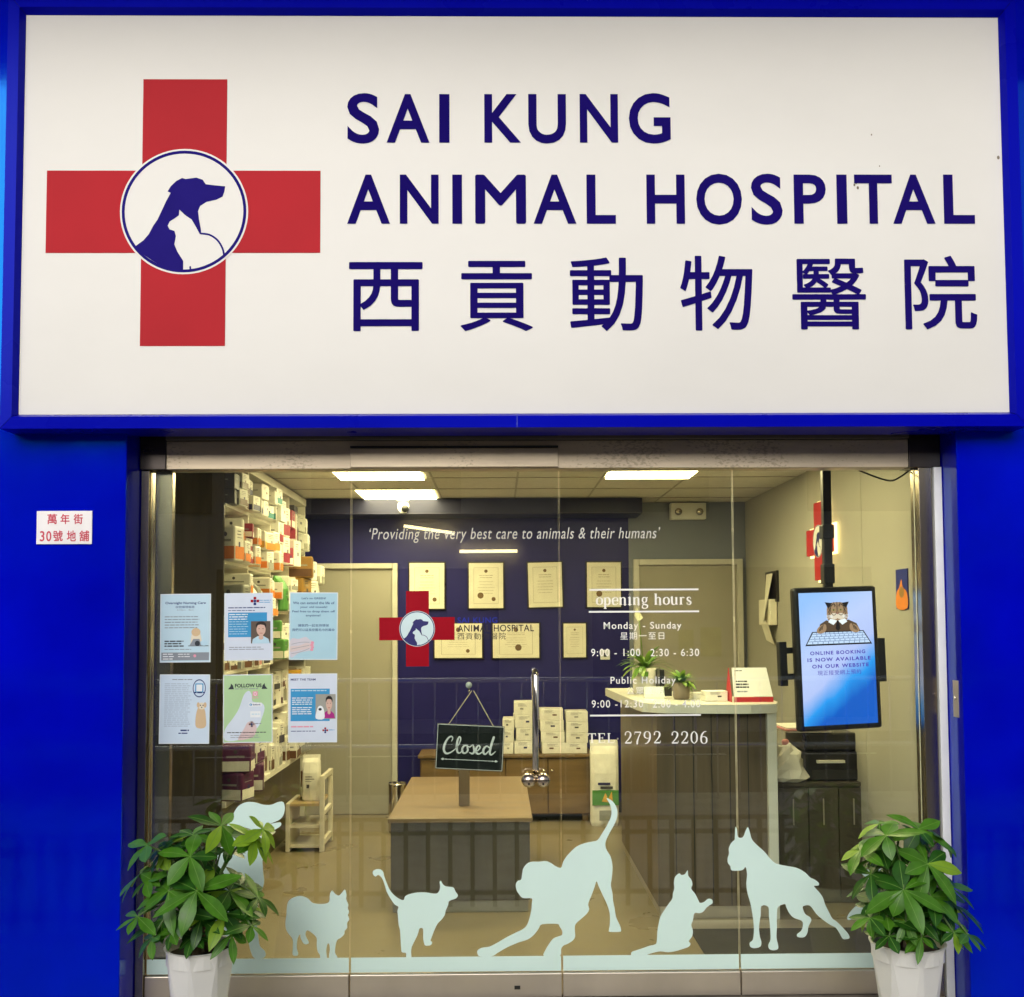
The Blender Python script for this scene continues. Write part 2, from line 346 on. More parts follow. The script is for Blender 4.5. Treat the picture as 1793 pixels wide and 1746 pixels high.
hx0, hx1, hz0_, hz1_ = box_at(81, 299, 561, 443, SY); vx0, vx1, vz0, vz1 = box_at(248, 139, 396, 606, SY)
cr.rect(fp, vx0, vx1, vz0, vz1, M_RED, .0006).rect(fp, hx0, vx0 - .00005, hz0_, hz1_, M_RED, .0006).rect(fp, vx1 + .00005, hx1, hz0_, hz1_, M_RED, .0006)
part('cross', cr, sign)
LOGO_DOG = [(800, 915), (815, 890), (840, 865), (868, 850), (885, 855), (935, 848), (965, 858), (980, 880), (1020, 885), (1072, 890), (1068, 915), (1060, 940), (1030, 955), (985, 965), (955, 985), (945, 1010), (950, 1050), (958, 1090), (962, 1120),
            (955, 1122), (935, 1085), (915, 1050), (885, 1030), (857, 1003), (855, 1030), (835, 1045), (812, 1060), (803, 1080), (812, 1098), (835, 1105), (842, 1130), (835, 1170), (850, 1205), (878, 1250), (878, 1294),
            (830, 1290), (780, 1275), (735, 1250), (700, 1225), (670, 1200), (650, 1180), (690, 1150), (715, 1120), (735, 1080), (755, 1050), (775, 1005), (795, 960), (815, 922)]
def emblem(mb, pl, cu, cv, r, navy, white, d=.0012):
    k = r / 302.0; f = lambda p: (cu + (p[0] - 879) * k, cv - (p[1] - 1011) * k)
    mb.disc(pl, cu, cv, r, white, d, 72)
    mb.ring(pl, cu, cv, r * .925, r * .972, navy, d + .0005, 72)
    mb.poly(pl, [f(p) for p in LOGO_DOG], navy, d + .0008)
    mb.stroke(pl, [f(p) for p in [(960, 1118), (1000, 1124), (1038, 1150), (1062, 1190), (1070, 1226)]], 9 * k, navy, d + .001)
    mb.stroke(pl, [f((911, 1278)), f((912, 1296))], 8 * k, navy, d + .001)
em = MB(); ccu, ccv = W(322.5, 370.5, SY); em_r = (W(434.5, 370, SY)[0] - W(210, 370, SY)[0]) / 2
emblem(em, fp, ccu, ccv, em_r, mat('logo_navy', (.018, .012, .16), .4, spec=.0), M_SIGN)
part('emblem', em, sign)
def letter_row(row, y0, y1, over, name):
    mb = MB(); last = None
    for ch, a, b in row:
        if last and a - last > 40: part(name, mb, sign); mb = MB()
        last = b; o = over if ch in 'SGOU' else 0
        x0, x1, z0, z1 = box_at(a, y0 - (o if ch != 'U' else 0), b, y1 + o, SY)
        mb.text(fp, ch, x0, x1, z0, z1, M_NAVY, .0012, bold=.02 if ch != 'M' else 0, heavy=.0055 if ch == 'M' else 0)
    part(name, mb, sign)
letter_row([('S', 608, 664), ('A', 677, 752), ('I', 769, 787), ('K', 848, 912), ('U', 925, 991), ('N', 1015, 1082), ('G', 1101, 1174)], 165, 250, 1.6, 'lettering')
letter_row([('A', 608, 683), ('N', 700, 768), ('I', 792, 809), ('M', 832, 921), ('A', 934, 1009), ('L', 1027, 1078), ('H', 1132, 1199), ('O', 1219, 1299), ('S', 1315, 1370), ('P', 1390, 1446), ('I', 1465, 1483), ('T', 1496, 1562), ('A', 1563, 1637), ('L', 1652, 1706)], 306, 392, 1.6, 'lettering')
mb = MB()
for ch, a, b, c, d in [('西', 611, 740, 459, 580), ('貢', 806, 933, 457, 580), ('動', 998, 1126, 451, 580), ('物', 1191, 1318, 448, 579), ('醫', 1387, 1516, 453, 577), ('院', 1584, 1710, 448, 577)]:
    x0, x1, z0, z1 = box_at(a, c, b, d, SY); part('lettering', MB().text(fp, ch, x0, x1, z0, z1, M_NAVY, .0012, heavy=.0028), sign)

# address plate on the left pillar
pf = front(-.2); x0, x1, z0, z1 = box_at(65, 895, 162, 953, -.2)
pq = thing('address_plate', 'small white plate with red Chinese address on the left blue pillar', 'sign', ((x0 + x1) / 2, -.2, z0))
part('plate', B(x0, x1, -.206, -.2005, z0, z1, mat('plate_white', (.82, .80, .80), .35), .001), pq)
M_REDTXT = mat('red_text', (.55, .03, .07), .5)
mb = MB(); pp = front(-.206)
for t, a, b, c, d in [('萬', 83, 100, 900, 918), ('年', 106, 122, 900, 918), ('街', 129, 145, 900, 918), ('3', 70, 78, 930, 948), ('0', 81, 90, 930, 948), ('號', 93, 110, 929, 948), ('地', 117, 133, 929, 948), ('舖', 139, 156, 929, 948)]:
    if t == '3': part('lettering', mb, pq); mb = MB()
    a0, a1, b0, b1 = box_at(a, c, b, d, -.206); mb.text(pp, t, a0, a1, b0, b1, M_REDTXT, .0008, heavy=.0007)
part('lettering', mb, pq)
# steel switch plate on the right pillar return
px_y = -.115
mb = MB().box(PR_X - .004, PR_X - .0005, -.165, -.115, 1.22, 1.375, M_STEEL, .001); mb.lathe([(.006, 0), (.006, .004)], (0, 0, 0), M_CHROME, 10) if False else None
sp = thing('switch_plate', 'steel key switch plate on the inner side of the right blue pillar', 'switch', (PR_X - .002, -.14, 1.22))
part('plate', mb, sp); part('keyhole', MB().tube([(PR_X - .0045, -.14, 1.30), (PR_X - .009, -.14, 1.30)], .008, M_CHROME, 12), sp)

# ================================================================== vinyl on the glass
def decal(name, label, polys, src, cat='decal', y=-.001):
    s, ox, oy = src; mb = MB()
    for pts in polys: mb.slab(front(y), smooth([W(ox + a / s, oy + b / s, 0) for a, b in pts], 3), .0007, M_FROST)
    return single(name, mb, label, cat, 'frosted animal decals on the glass')
Z4, Z5, Z1, Z7 = (3.586, 620, 1380), (3.586, 1050, 1380), (3.586, 160, 1350), (4.365, 1393, 1346)
decal('animal_decal', 'pale aqua silhouette of a big dog bowing with its tail up', [[(1585, 62), (1625, 85), (1650, 130), (1652, 180), (1630, 235), (1605, 280), (1580, 335), (1582, 380), (1610, 430), (1622, 490), (1618, 560), (1612, 610), (1622, 660), (1625, 700), (1635, 750), (1645, 810), (1668, 860), (1676, 890), (1668, 902), (1605, 902), (1600, 890), (1606, 850), (1605, 790), (1590, 735), (1560, 670), (1535, 615), (1522, 585), (1510, 620), (1492, 670), (1475, 710), (1470, 735), (1476, 760), (1460, 790), (1420, 825), (1390, 855), (1386, 890), (1388, 930), (1375, 955), (1340, 978), (1315, 988), (1300, 1010), (1290, 1054), (1193, 1054), (1200, 1020), (1220, 985), (1250, 945), (1285, 930), (1306, 920), (1306, 895), (1290, 870), (1275, 852), (1180, 855), (1160, 880), (1130, 920), (1090, 950), (1030, 970), (960, 1000), (900, 1035), (865, 1055), (790, 1055), (775, 1040), (775, 1020), (800, 1003), (850, 995), (900, 970), (960, 935), (1020, 905), (1060, 885), (1085, 860), (1100, 820), (1112, 770), (1116, 720), (1115, 692), (1060, 690), (1035, 665), (1020, 640), (1015, 605), (1028, 582), (1048, 575), (1055, 540), (1062, 505), (1085, 475), (1115, 462), (1160, 462), (1205, 458), (1235, 470), (1265, 490), (1298, 500), (1312, 465), (1330, 435), (1360, 400), (1400, 365), (1450, 345), (1500, 335), (1530, 325), (1560, 280), (1590, 230), (1612, 180), (1615, 140), (1605, 100)]], Z4)
decal('animal_decal', 'pale aqua silhouette of a walking cat with its tail curled high', [[(118, 540), (120, 520), (140, 510), (165, 510), (182, 525), (190, 555), (205, 595), (225, 640), (255, 675), (290, 698), (312, 702), (320, 680), (350, 665), (400, 655), (450, 655), (500, 662), (525, 658), (538, 635), (540, 610), (537, 590), (545, 582), (555, 600), (572, 615), (600, 620), (625, 625), (637, 650), (652, 672), (640, 692), (610, 703), (595, 712), (590, 735), (575, 770), (570, 795), (550, 825), (525, 850), (505, 890), (490, 930), (480, 958), (490, 965), (488, 978), (475, 988), (448, 988), (440, 975), (434, 945), (434, 900), (430, 880), (412, 880), (405, 900), (395, 930), (375, 970), (362, 1000), (358, 1030), (358, 1064), (328, 1064), (326, 1035), (300, 1030), (295, 1000), (292, 950), (288, 890), (280, 860), (275, 800), (272, 770), (278, 745), (255, 730), (230, 695), (205, 650), (190, 600), (172, 560), (150, 545), (135, 555)]], Z4)
decal('animal_decal', 'pale aqua silhouette of a sitting cat reaching out one paw', [[(205, 1054), (200, 1030), (230, 1018), (270, 1005), (310, 990), (345, 982), (358, 965), (362, 900), (370, 850), (380, 810), (400, 775), (430, 730), (455, 695), (460, 660), (468, 630), (466, 590), (475, 555), (500, 535), (512, 545), (535, 540), (552, 515), (556, 550), (575, 575), (582, 605), (575, 632), (600, 665), (620, 705), (630, 720), (655, 715), (680, 695), (705, 700), (708, 722), (690, 735), (670, 750), (650, 775), (625, 785), (595, 785), (585, 830), (575, 860), (585, 895), (580, 930), (560, 960), (570, 975), (560, 995), (520, 1010), (480, 1022), (430, 1030), (380, 1025), (330, 1035), (270, 1054)]], Z5)
decal('animal_decal', 'pale aqua silhouette of a standing boxer dog with pointed ears', [[(848, 310), (852, 245), (862, 262), (868, 305), (890, 312), (905, 298), (915, 270), (930, 245), (942, 275), (955, 320), (985, 355), (1030, 395), (1060, 430), (1090, 462), (1120, 478), (1180, 490), (1240, 502), (1290, 530), (1320, 560), (1350, 575), (1375, 595), (1372, 612), (1345, 615), (1375, 650), (1400, 685), (1415, 730), (1440, 780), (1460, 818), (1490, 840), (1530, 880), (1560, 915), (1568, 940), (1550, 948), (1525, 945), (1505, 910), (1480, 875), (1450, 860), (1400, 825), (1360, 790), (1320, 738), (1280, 740), (1275, 755), (1290, 790), (1320, 810), (1328, 830), (1310, 870), (1305, 905), (1285, 935), (1245, 935), (1238, 918), (1265, 895), (1275, 860), (1268, 832), (1220, 815), (1190, 785), (1170, 745), (1163, 728), (1120, 745), (1112, 800), (1112, 880), (1110, 940), (1120, 985), (1118, 1010), (1090, 1018), (1065, 1010), (1058, 985), (1072, 950), (1070, 880), (1062, 800), (1058, 745), (1015, 740), (1010, 800), (1000, 870), (1005, 930), (1015, 965), (1008, 995), (970, 1005), (945, 995), (942, 970), (962, 950), (968, 880), (960, 800), (945, 720), (928, 660), (920, 600), (925, 540), (915, 495), (895, 515), (830, 517), (820, 490), (805, 470), (803, 440), (812, 410), (810, 380), (825, 345), (846, 325)]], Z5)
decal('animal_decal', 'pale aqua silhouette of a small fluffy dog with pricked ears', [[(1230, 840), (1245, 810), (1280, 790), (1320, 785), (1360, 800), (1390, 828), (1440, 835), (1480, 830), (1495, 815), (1498, 775), (1512, 750), (1530, 770), (1555, 782), (1575, 762), (1592, 745), (1602, 775), (1600, 805), (1614, 840), (1610, 860), (1618, 885), (1611, 905), (1619, 930), (1606, 955), (1606, 985), (1590, 1005), (1588, 1025), (1565, 1048), (1545, 1060), (1535, 1090), (1530, 1140), (1545, 1172), (1500, 1182), (1492, 1160), (1498, 1120), (1492, 1085), (1482, 1088), (1475, 1130), (1478, 1182), (1440, 1182), (1435, 1155), (1420, 1130), (1415, 1090), (1415, 1050), (1390, 1020), (1355, 1000), (1345, 1030), (1365, 1072), (1360, 1085), (1335, 1085), (1315, 1050), (1310, 1025), (1295, 1055), (1290, 1110), (1300, 1145), (1290, 1160), (1265, 1155), (1265, 1120), (1265, 1060), (1245, 1030), (1225, 1000), (1218, 960), (1225, 900)]], Z1)
decal('animal_decal', 'pale aqua silhouette of a tall sitting dog half hidden by the left plant', [[(905, 245), (930, 215), (975, 195), (1030, 197), (1080, 212), (1130, 212), (1170, 196), (1205, 195), (1215, 235), (1205, 280), (1175, 310), (1120, 332), (1185, 322), (1188, 345), (1150, 370), (1110, 390), (1072, 440), (1085, 490), (1075, 560), (1080, 640), (1085, 700), (1065, 770), (1050, 830), (1040, 900), (1040, 960), (1050, 1050), (1060, 1100), (1090, 1130), (1092, 1165), (1060, 1178), (1020, 1172), (1000, 1130), (985, 1060), (975, 960), (940, 920), (900, 960), (890, 1100), (880, 1180), (700, 1180), (690, 1000), (720, 820), (770, 660), (790, 560), (800, 500), (840, 440), (835, 380), (870, 310)]], Z1)
decal('animal_decal', 'pale aqua silhouette of a cat mostly hidden behind the right plant', [[(398, 1155), (395, 1130), (420, 1090), (460, 1050), (500, 1025), (560, 990), (600, 940), (570, 860), (500, 800), (495, 770), (560, 770), (640, 705), (660, 740), (650, 800), (760, 800), (820, 860), (850, 960), (850, 1100), (860, 1240), (700, 1250), (660, 1180), (600, 1110), (540, 1090), (480, 1120), (430, 1150)]], Z7)

# logo on the door glass
fg = front(-.001); lg = thing('logo_decal', 'red cross logo decal with dog and cat emblem on the glass door', 'decal', W(730, 1165, 0)[:1] + (0, W(730, 1165, 0)[1]))
x0, x1, z0, z1 = box_at(664, 1081, 796, 1121, 0); vx0, vx1, vz0, vz1 = box_at(711, 1035, 751, 1167, 0)
M_DRED = mat('decal_red', (.33, .006, .016), .4, spec=.06)
part('cross', MB().rect(fg, vx0, vx1, vz0, vz1, M_DRED, .0003).rect(fg, x0, vx0 - .0001, z0, z1, M_DRED, .0003).rect(fg, vx1 + .0001, x1, z0, z1, M_DRED, .0003), lg)
em = MB(); c0 = W(730.5, 1101, 0); emblem(em, fg, c0[0], c0[1], .0775, mat('decal_navy', (.01, .01, .13), .4), mat('decal_white', (.62, .78, .80), .4), .0006); part('emblem', em, lg)
mb = MB(); M_DN = MATS['decal_navy']; M_DI = mat('decal_dark', (.012, .012, .03), .4)
M_DB = mat('decal_blue', (.015, .03, .34), .4, spec=.2)
for t, a, b, c, d, m in [('SAI KUNG', 801, 871, 1081, 1091, M_DB), ('ANIMAL HOSPITAL', 801, 935, 1094, 1106, M_DI), ('西貢動物醫院', 801, 886, 1108, 1120, M_DI)]:
    q = box_at(a, c, b, d, 0); part('lettering', MB().text(fg, t, *q, m, .0006, bold=.012 if t[0] < '~' else 0, space=1.1), lg)
# slogan across the glass
mb = MB(); q = box_at(647, 924, 1156, 950, 0)
mb.text(fg, '‘Providing the very best care to animals & their humans’', *q, M_GVINYL, .0004, shear=.22, space=1.1)
sl_ = single('slogan_lettering', mb, 'grey italic slogan lettering across the top of the glass', 'lettering')
# opening hours
hours = thing('opening_hours', 'white opening hours and telephone lettering on the glass right of the door', 'lettering', (W(1130, 1310, 0)[0], 0, W(1130, 1310, 0)[1]))
mb = MB()
for a, b, y in [(1032, 1223, 1032.5), (1031, 1224, 1071), (1033, 1227, 1252.5)]:
    q = box_at(a, y - 1.5, b, y + 1.5, 0); part('rule', MB().rect(fg, *q, M_WVINYL, .0004), hours)
mb = MB()
for t, a, b, c, d, bo, sp_ in [('Monday - Sunday', 1057, 1193, 1089, 1105, .02, 1.12), ('星期一至日', 1086, 1163, 1107, 1120, .012, 1.15), ('9:00 - 1:00', 1035, 1121, 1136, 1149, .012, 1.12), ('2:30 - 6:30', 1139, 1224, 1136, 1149, .012, 1.12),
                         ('Public Holiday', 1069, 1183, 1185, 1201, .014, 1.12), ('公眾假期', 1097, 1160, 1203, 1216, .012, 1.15), ('9:00 -12:30', 1036, 1126, 1226, 1239, .012, 1.12), ('2:00 - 4:00', 1143, 1226, 1226, 1239, .012, 1.12)]:
    q = box_at(a, c, b, d, 0); part('lettering', MB().text(fg, t, *q, M_WVINYL, .0004, bold=bo * .45 if t[0] < '~' else 0, space=sp_ + .06), hours)
# a small serif face, drawn with thick and thin strokes (unit: em 1 = x-height or digit height)
TK, TN = .24, .09
SER = {
 'o': (.95, [([(.47, 0), (.14, .2), (.1, .5), (.14, .8), (.47, 1), (.8, .8), (.86, .5), (.8, .2), (.47, 0)], [TN, .2, TK, .2, TN, .2, TK, .2, TN])]),
 'p': (1.05, [([(.2, -.5), (.2, 1)], TK), ([(.03, .96), (.2, .96)], TN), ([(.02, -.48), (.42, -.48)], TN), ([(.22, .8), (.5, 1), (.8, .85), (.88, .5), (.8, .15), (.5, 0), (.22, .2)], [TN, TN, .2, TK, .2, TN, TN])]),
 'e': (.92, [([(.14, .55), (.84, .55)], TN), ([(.84, .55), (.78, .88), (.48, 1), (.17, .8), (.12, .48), (.22, .12), (.52, 0), (.86, .2)], [.2, .16, TN, .2, TK, .2, TN, TN])]),
 'n': (1.15, [([(.22, 0), (.22, 1)], TK), ([(.03, .96), (.22, .96)], TN), ([(.02, .04), (.44, .04)], TN), ([(.25, .75), (.55, 1), (.82, .85), (.84, .6), (.84, 0)], [TN, TN, .2, TK, TK]), ([(.64, .04), (1.06, .04)], TN)]),
 'i': (.55, [([(.25, 0), (.25, 1)], TK), ([(.05, .96), (.25, .96)], TN), ([(.03, .04), (.47, .04)], TN), ([(.25, 1.36), (.25, 1.38)], .26)]),
 'g': (.98, [([(.43, .3), (.16, .45), (.14, .68), (.22, .92), (.43, 1), (.66, .9), (.72, .66), (.66, .42), (.43, .3)], [TN, .16, .2, .16, TN, .16, .2, .16, TN]), ([(.68, .9), (.9, .98)], .12), ([(.3, .32), (.18, .14), (.5, .04), (.84, -.1), (.8, -.38), (.46, -.5), (.12, -.38), (.14, -.14), (.3, 0)], [TN, .14, .18, .18, .14, TN, .14, .12, TN])]),
 'h': (1.15, [([(.22, 0), (.22, 1.5)], TK), ([(.03, 1.46), (.22, 1.46)], TN), ([(.02, .04), (.44, .04)], TN), ([(.25, .75), (.55, 1), (.82, .85), (.84, .6), (.84, 0)], [TN, TN, .2, TK, TK]), ([(.64, .04), (1.06, .04)], TN)]),
 'u': (1.15, [([(.2, 1), (.2, .35), (.3, .06), (.55, 0), (.84, .25)], [TK, TK, .2, TN, TN]), ([(.84, 1), (.84, 0)], TK), ([(.02, .96), (.2, .96)], TN), ([(.66, .96), (.84, .96)], TN), ([(.84, .04), (1.05, .04)], TN)]),
 'r': (.85, [([(.22, 0), (.22, 1)], TK), ([(.03, .96), (.22, .96)], TN), ([(.02, .04), (.46, .04)], TN), ([(.24, .7), (.45, .98), (.68, .92)], [TN, TN, .12]), ([(.7, .86), (.7, .88)], .24)]),
 's': (.8, [([(.66, .78), (.55, .97), (.33, .98), (.16, .8), (.24, .6), (.48, .46), (.66, .3), (.6, .08), (.36, 0), (.14, .1), (.1, .26)], [TN, TN, .12, .2, .2, .22, .2, .16, TN, TN, TN])]),
 'T': (1.0, [([(.48, 0), (.48, 1)], .17), ([(.05, .96), (.91, .96)], .08), ([(.07, .97), (.07, .74)], .06), ([(.89, .97), (.89, .74)], .06), ([(.3, .03), (.66, .03)], .06)]),
 'E': (.95, [([(.22, 0), (.22, 1)], .17), ([(.06, .97), (.8, .97)], .07), ([(.06, .03), (.84, .03)], .07), ([(.22, .52), (.6, .52)], .06), ([(.79, .98), (.79, .76)], .06), ([(.83, .02), (.83, .28)], .06), ([(.59, .64), (.59, .4)], .05)]),
 'L': (.9, [([(.22, 0), (.22, 1)], .17), ([(.06, .97), (.42, .97)], .06), ([(.06, .03), (.82, .03)], .07), ([(.81, .02), (.81, .3)], .06)]),
 ':': (.5, [([(.22, .42), (.22, .44)], .16)]),
 '2': (.72, [([(.1, .74), (.14, .93), (.34, 1), (.54, .9), (.56, .68), (.42, .42), (.08, .06)], [.12, .07, .07, .12, .15, .1, .06]), ([(.06, .06), (.58, .06)], .12), ([(.6, .04), (.64, .24)], .05)]),
 '7': (.72, [([(.08, .95), (.62, .95)], .1), ([(.09, .97), (.06, .74)], .05), ([(.62, .93), (.42, .55), (.3, .2), (.28, 0)], [.06, .1, .14, .15])]),
 '9': (.72, [([(.33, .42), (.12, .52), (.08, .72), (.14, .93), (.33, 1), (.52, .9), (.58, .62), (.5, .28), (.32, .05), (.12, 0)], [.05, .1, .14, .1, .05, .11, .15, .14, .09, .05]), ([(.33, .42), (.5, .48), (.56, .6)], .06)]),
 '0': (.72, [([(.33, 0), (.12, .2), (.08, .5), (.12, .8), (.33, 1), (.54, .8), (.58, .5), (.54, .2), (.33, 0)], [.05, .11, .14, .11, .05, .11, .14, .11, .05])]),
 '6': (.72, [([(.33, .58), (.54, .48), (.58, .28), (.52, .07), (.33, 0), (.14, .1), (.08, .38), (.16, .72), (.34, .95), (.54, 1)], [.05, .1, .14, .1, .05, .11, .15, .14, .09, .05]), ([(.33, .58), (.16, .52), (.1, .4)], .06)]),
 ' ': (.6, [])}
def serif(mb, pl, t, u0, u1, v0, vh, m, d, gap=.1, wk=1):
    tot = sum(SER[c][0] + gap for c in t) - gap; kx = (u1 - u0) / tot; x = u0
    for c in t:
        adv, st = SER[c]
        for i, (pts, wd) in enumerate(st):
            q = [(x + a * kx, v0 + b * vh) for a, b in pts]; ws = (kx + vh) / 2 * wk
            mb.stroke(pl, q, [v * ws for v in wd] if isinstance(wd, list) else wd * ws, m, d + .0001 * i, 4, cap=(len(pts) > 2 or c == ':' or c == 'i'))
        x += (adv + gap) * kx
mb = MB(); q = box_at(1044, 1046, 1211, 1059, 0)
serif(mb, fg, 'opening hours', q[0], q[1], q[2], q[3] - q[2], M_WVINYL, .0004, .15, 1.12)
part('serif_lettering', mb, hours); mb = MB()
q = box_at(1029, 1284, 1086, 1301, 0); serif(mb, fg, 'TEL:', q[0], q[1], q[2], q[3] - q[2], M_WVINYL, .0004, .1)
q = box_at(1093, 1281, 1158, 1302, 0); serif(mb, fg, '2792', q[0], q[1], q[2], q[3] - q[2], M_WVINYL, .0004, .14)
q = box_at(1175, 1281, 1240, 1302, 0); serif(mb, fg, '2206', q[0], q[1], q[2], q[3] - q[2], M_WVINYL, .0004, .14)
part('serif_lettering', mb, hours)

# closed sign hung from a suction hook inside the door
cl = thing('closed_sign', 'black hanging board with white script reading Closed on the glass door', 'sign', (-.1335, .028, .988), rot=(0, R_(3.0), 0))
cp = Pl((0, -.003, 0))
part('board', B(-.147, .147, -.003, .003, 0, .196, mat('black_board', (.008, .012, .010), .3), .001), cl, True)
bd = MB(); e = .0022
for a in [(-.145, .145, .002, .002 + e), (-.145, .145, .194 - e, .194), (-.145, -.145 + e, .002, .194), (.145 - e, .145, .002, .194)]: bd.rect(cp, *a, M_WVINYL, .0006)
bd.rect(cp, -.12, .12, .042, .0445, M_WVINYL, .0006)
for s_ in (-1, 1):
    bd.poly(cp, [(s_ * .125, .0433), (s_ * .115, .049), (s_ * .108, .0433), (s_ * .115, .0376)], M_WVINYL, .0008); bd.poly(cp, [(s_ * .107, .0433), (s_ * .101, .0465), (s_ * .097, .0433), (s_ * .101, .040)], M_WVINYL, .0008)
part('border', bd, cl, True)
# script word, traced in a 380 x 130 box
SC = lambda p: (-.121 + p[0] / 380 * .245, .060 + (130 - p[1]) / 130 * .088)
st = MB()
for pts, wd in [
    ([(62, 38), (68, 20), (58, 8), (36, 22), (16, 60), (12, 95), (28, 118), (56, 112), (84, 92)], [4, 7, 9, 11, 13, 14, 12, 8, 6]),
    ([(84, 92), (110, 60), (122, 24), (114, 8), (102, 30), (98, 70), (104, 104), (120, 112), (136, 96)], [6, 7, 8, 8, 12, 14, 12, 8, 6]),
    ([(168, 62), (148, 64), (136, 86), (142, 108), (160, 110), (174, 92), (170, 68), (186, 72)], [10, 10, 13, 12, 9, 12, 9, 6]),
    ([(186, 72), (206, 56), (214, 76), (218, 98), (206, 112), (186, 106)], [6, 6, 11, 13, 11, 6]),
    ([(218, 104), (240, 92), (256, 72), (246, 58), (230, 78), (232, 104), (252, 112), (276, 96)], [6, 7, 9, 9, 13, 13, 9, 6]),
    ([(316, 68), (300, 60), (282, 78), (280, 102), (294, 112), (314, 92)], [8, 9, 13, 13, 10, 7]),
    ([(346, 2), (336, 34), (326, 76), (324, 104), (336, 114), (362, 92)], [14, 14, 14, 13, 9, 5])]:
    k = .245 / 380; st.stroke(cp, [SC(p) for p in pts], [v * k * 1.12 for v in wd], M_WVINYL, .0008 + .0001 * len(st.mats) + .00005 * (len(st.f) % 7), 5)
part('lettering', st, cl, True)
mb = MB()
for sx in (-1, 1): mb.tube([(sx * .106, 0, .190), (sx * .095, -.004, .199), (sx * .004, 0, .345)], .0022, mat('jute_cord', (.62, .52, .33), .8), 6)
part('cord', mb, cl, True)
hk = thing('suction_hook', 'clear suction hook on the glass door above the closed sign', 'hook', (-.132, .012, 1.335))
M_CLEAR = mat('clear_plastic', (.75, .78, .72), .12, spec=.8)
part('cup', MB().tube([(-.132, .0105, 1.358), (-.132, .016, 1.358), (-.132, .02, 1.358)], [.014, .011, .005], M_CLEAR, 16), hk)
part('hook', MB().tube([(-.132, .02, 1.355), (-.132, .028, 1.345), (-.132, .034, 1.333), (-.132, .028, 1.328), (-.132, .024, 1.334)], .0035, M_CHROME, 8), hk)
# jingle bells hanging from the handle
jb = thing('jingle_bells', 'pair of round metal jingle bells hanging from the door handle', 'bells', (.153, -.055, .925))
part('strap', MB().tube([(.156, -.055, .978), (.15, -.06, .962), (.134, -.062, .955)], .003, M_CHROME, 6).tube([(.156, -.055, .978), (.16, -.06, .965), (.174, -.062, .955)], .003, M_CHROME, 6), jb)
for bx in (.125, .186):
    pr = [(.0315 * math.sin(a), .0315 * (1 - math.cos(a))) for a in [math.pi * k / 14 for k in range(1, 14)]]
    b_ = part('bell', MB().lathe(pr, (bx, -.064, .925), mat('bell_nickel', (.62, .52, .42), .16, 1, rvar=.04), 24), jb)
    part('slot', MB().lathe([(.0318, .029), (.0326, .0315), (.0318, .034)], (bx, -.064, .925), mat('bell_seam', (.2, .16, .12), .3, 1), 24).disc(Pl((bx, -.0966, .944)), 0, 0, .0042, M_BLACK, 0, 12), b_)

# ================================================================== posters taped to the left window
C_ = lambda n, r, g, b: mat(n, (r, g, b), .55, var=.04, spec=.15)
def poster(label, px0, py0, px1, py1, paper, draw):
    x0, x1, z0, z1 = box_at(px0, py0, px1, py1, 0); wd, h = x1 - x0, z1 - z0
    t = thing('poster', label, 'poster', ((x0 + x1) / 2, -.0035, z0), 'posters on the left window')
    t.rotation_euler = (0, R_(rnd.uniform(-.5, .5)), 0)
    part('sheet', MB().box(-wd / 2, wd / 2, 0, .0016, 0, h, M_PAPER).rect(Pl((0, 0, 0)), -wd / 2 + .004, wd / 2 - .004, .004, h - .004, paper, .0004), t, True)
    mb = MB(); pl = Pl((-wd / 2, 0, 0), (wd, 0, 0), (0, 0, h)); pl.n = Vector((0, -1, 0)); draw(mb, pl); part('print', mb, t, True)
def lines(mb, pl, u0, u1, v, n, dv, th, m, d=.0008, rag=.15, centre=False):
    for k in range(n):
        e = (u1 - u0) * rag * rnd.random(); a, b = (u0 + e / 2, u1 - e / 2) if centre else (u0, u1 - e)
        x = a                                   # broken into word-length dashes
        while x < b - .01:
            x2 = min(b, x + rnd.uniform(.04, .13)); mb.rect(pl, x, x2, v - k * dv, v - k * dv + th, m, d); x = x2 + .014
PINK, SKY, TEALB, NAVYT, GREYT, DKT = C_('print_pink', .75, .32, .42), C_('print_sky', .46, .66, .78), C_('print_blue', .05, .30, .58), C_('print_navy', .02, .04, .18), C_('print_grey', .25, .28, .32), C_('print_dark', .04, .05, .06)
SKIN, HAIR, TAN, MAG, GRN, CREAM, PALE = C_('print_skin', .62, .42, .34), C_('print_hair', .03, .025, .025), C_('print_tan', .62, .46, .28), C_('print_magenta', .38, .03, .22), C_('print_green', .42, .62, .34), C_('print_cream', .72, .66, .52), C_('print_pale', .62, .70, .80)
WPR = C_('print_white', .78, .82, .84)
def mini_cross(mb, pl, u, v, s, d=.0008):
    for a, b in ((0, 1), (0, -1), (1, 0), (-1, 0)): mb.rect(pl, u + a * s - s * .45, u + a * s + s * .45, v + (b * s - s * .45) * .72, v + (b * s + s * .45) * .72, M_DRED if a or b > 0 else NAVYT, d)
    mb.disc(pl, u, v, s * .5, NAVYT, d + .0002, 16, s * .36)
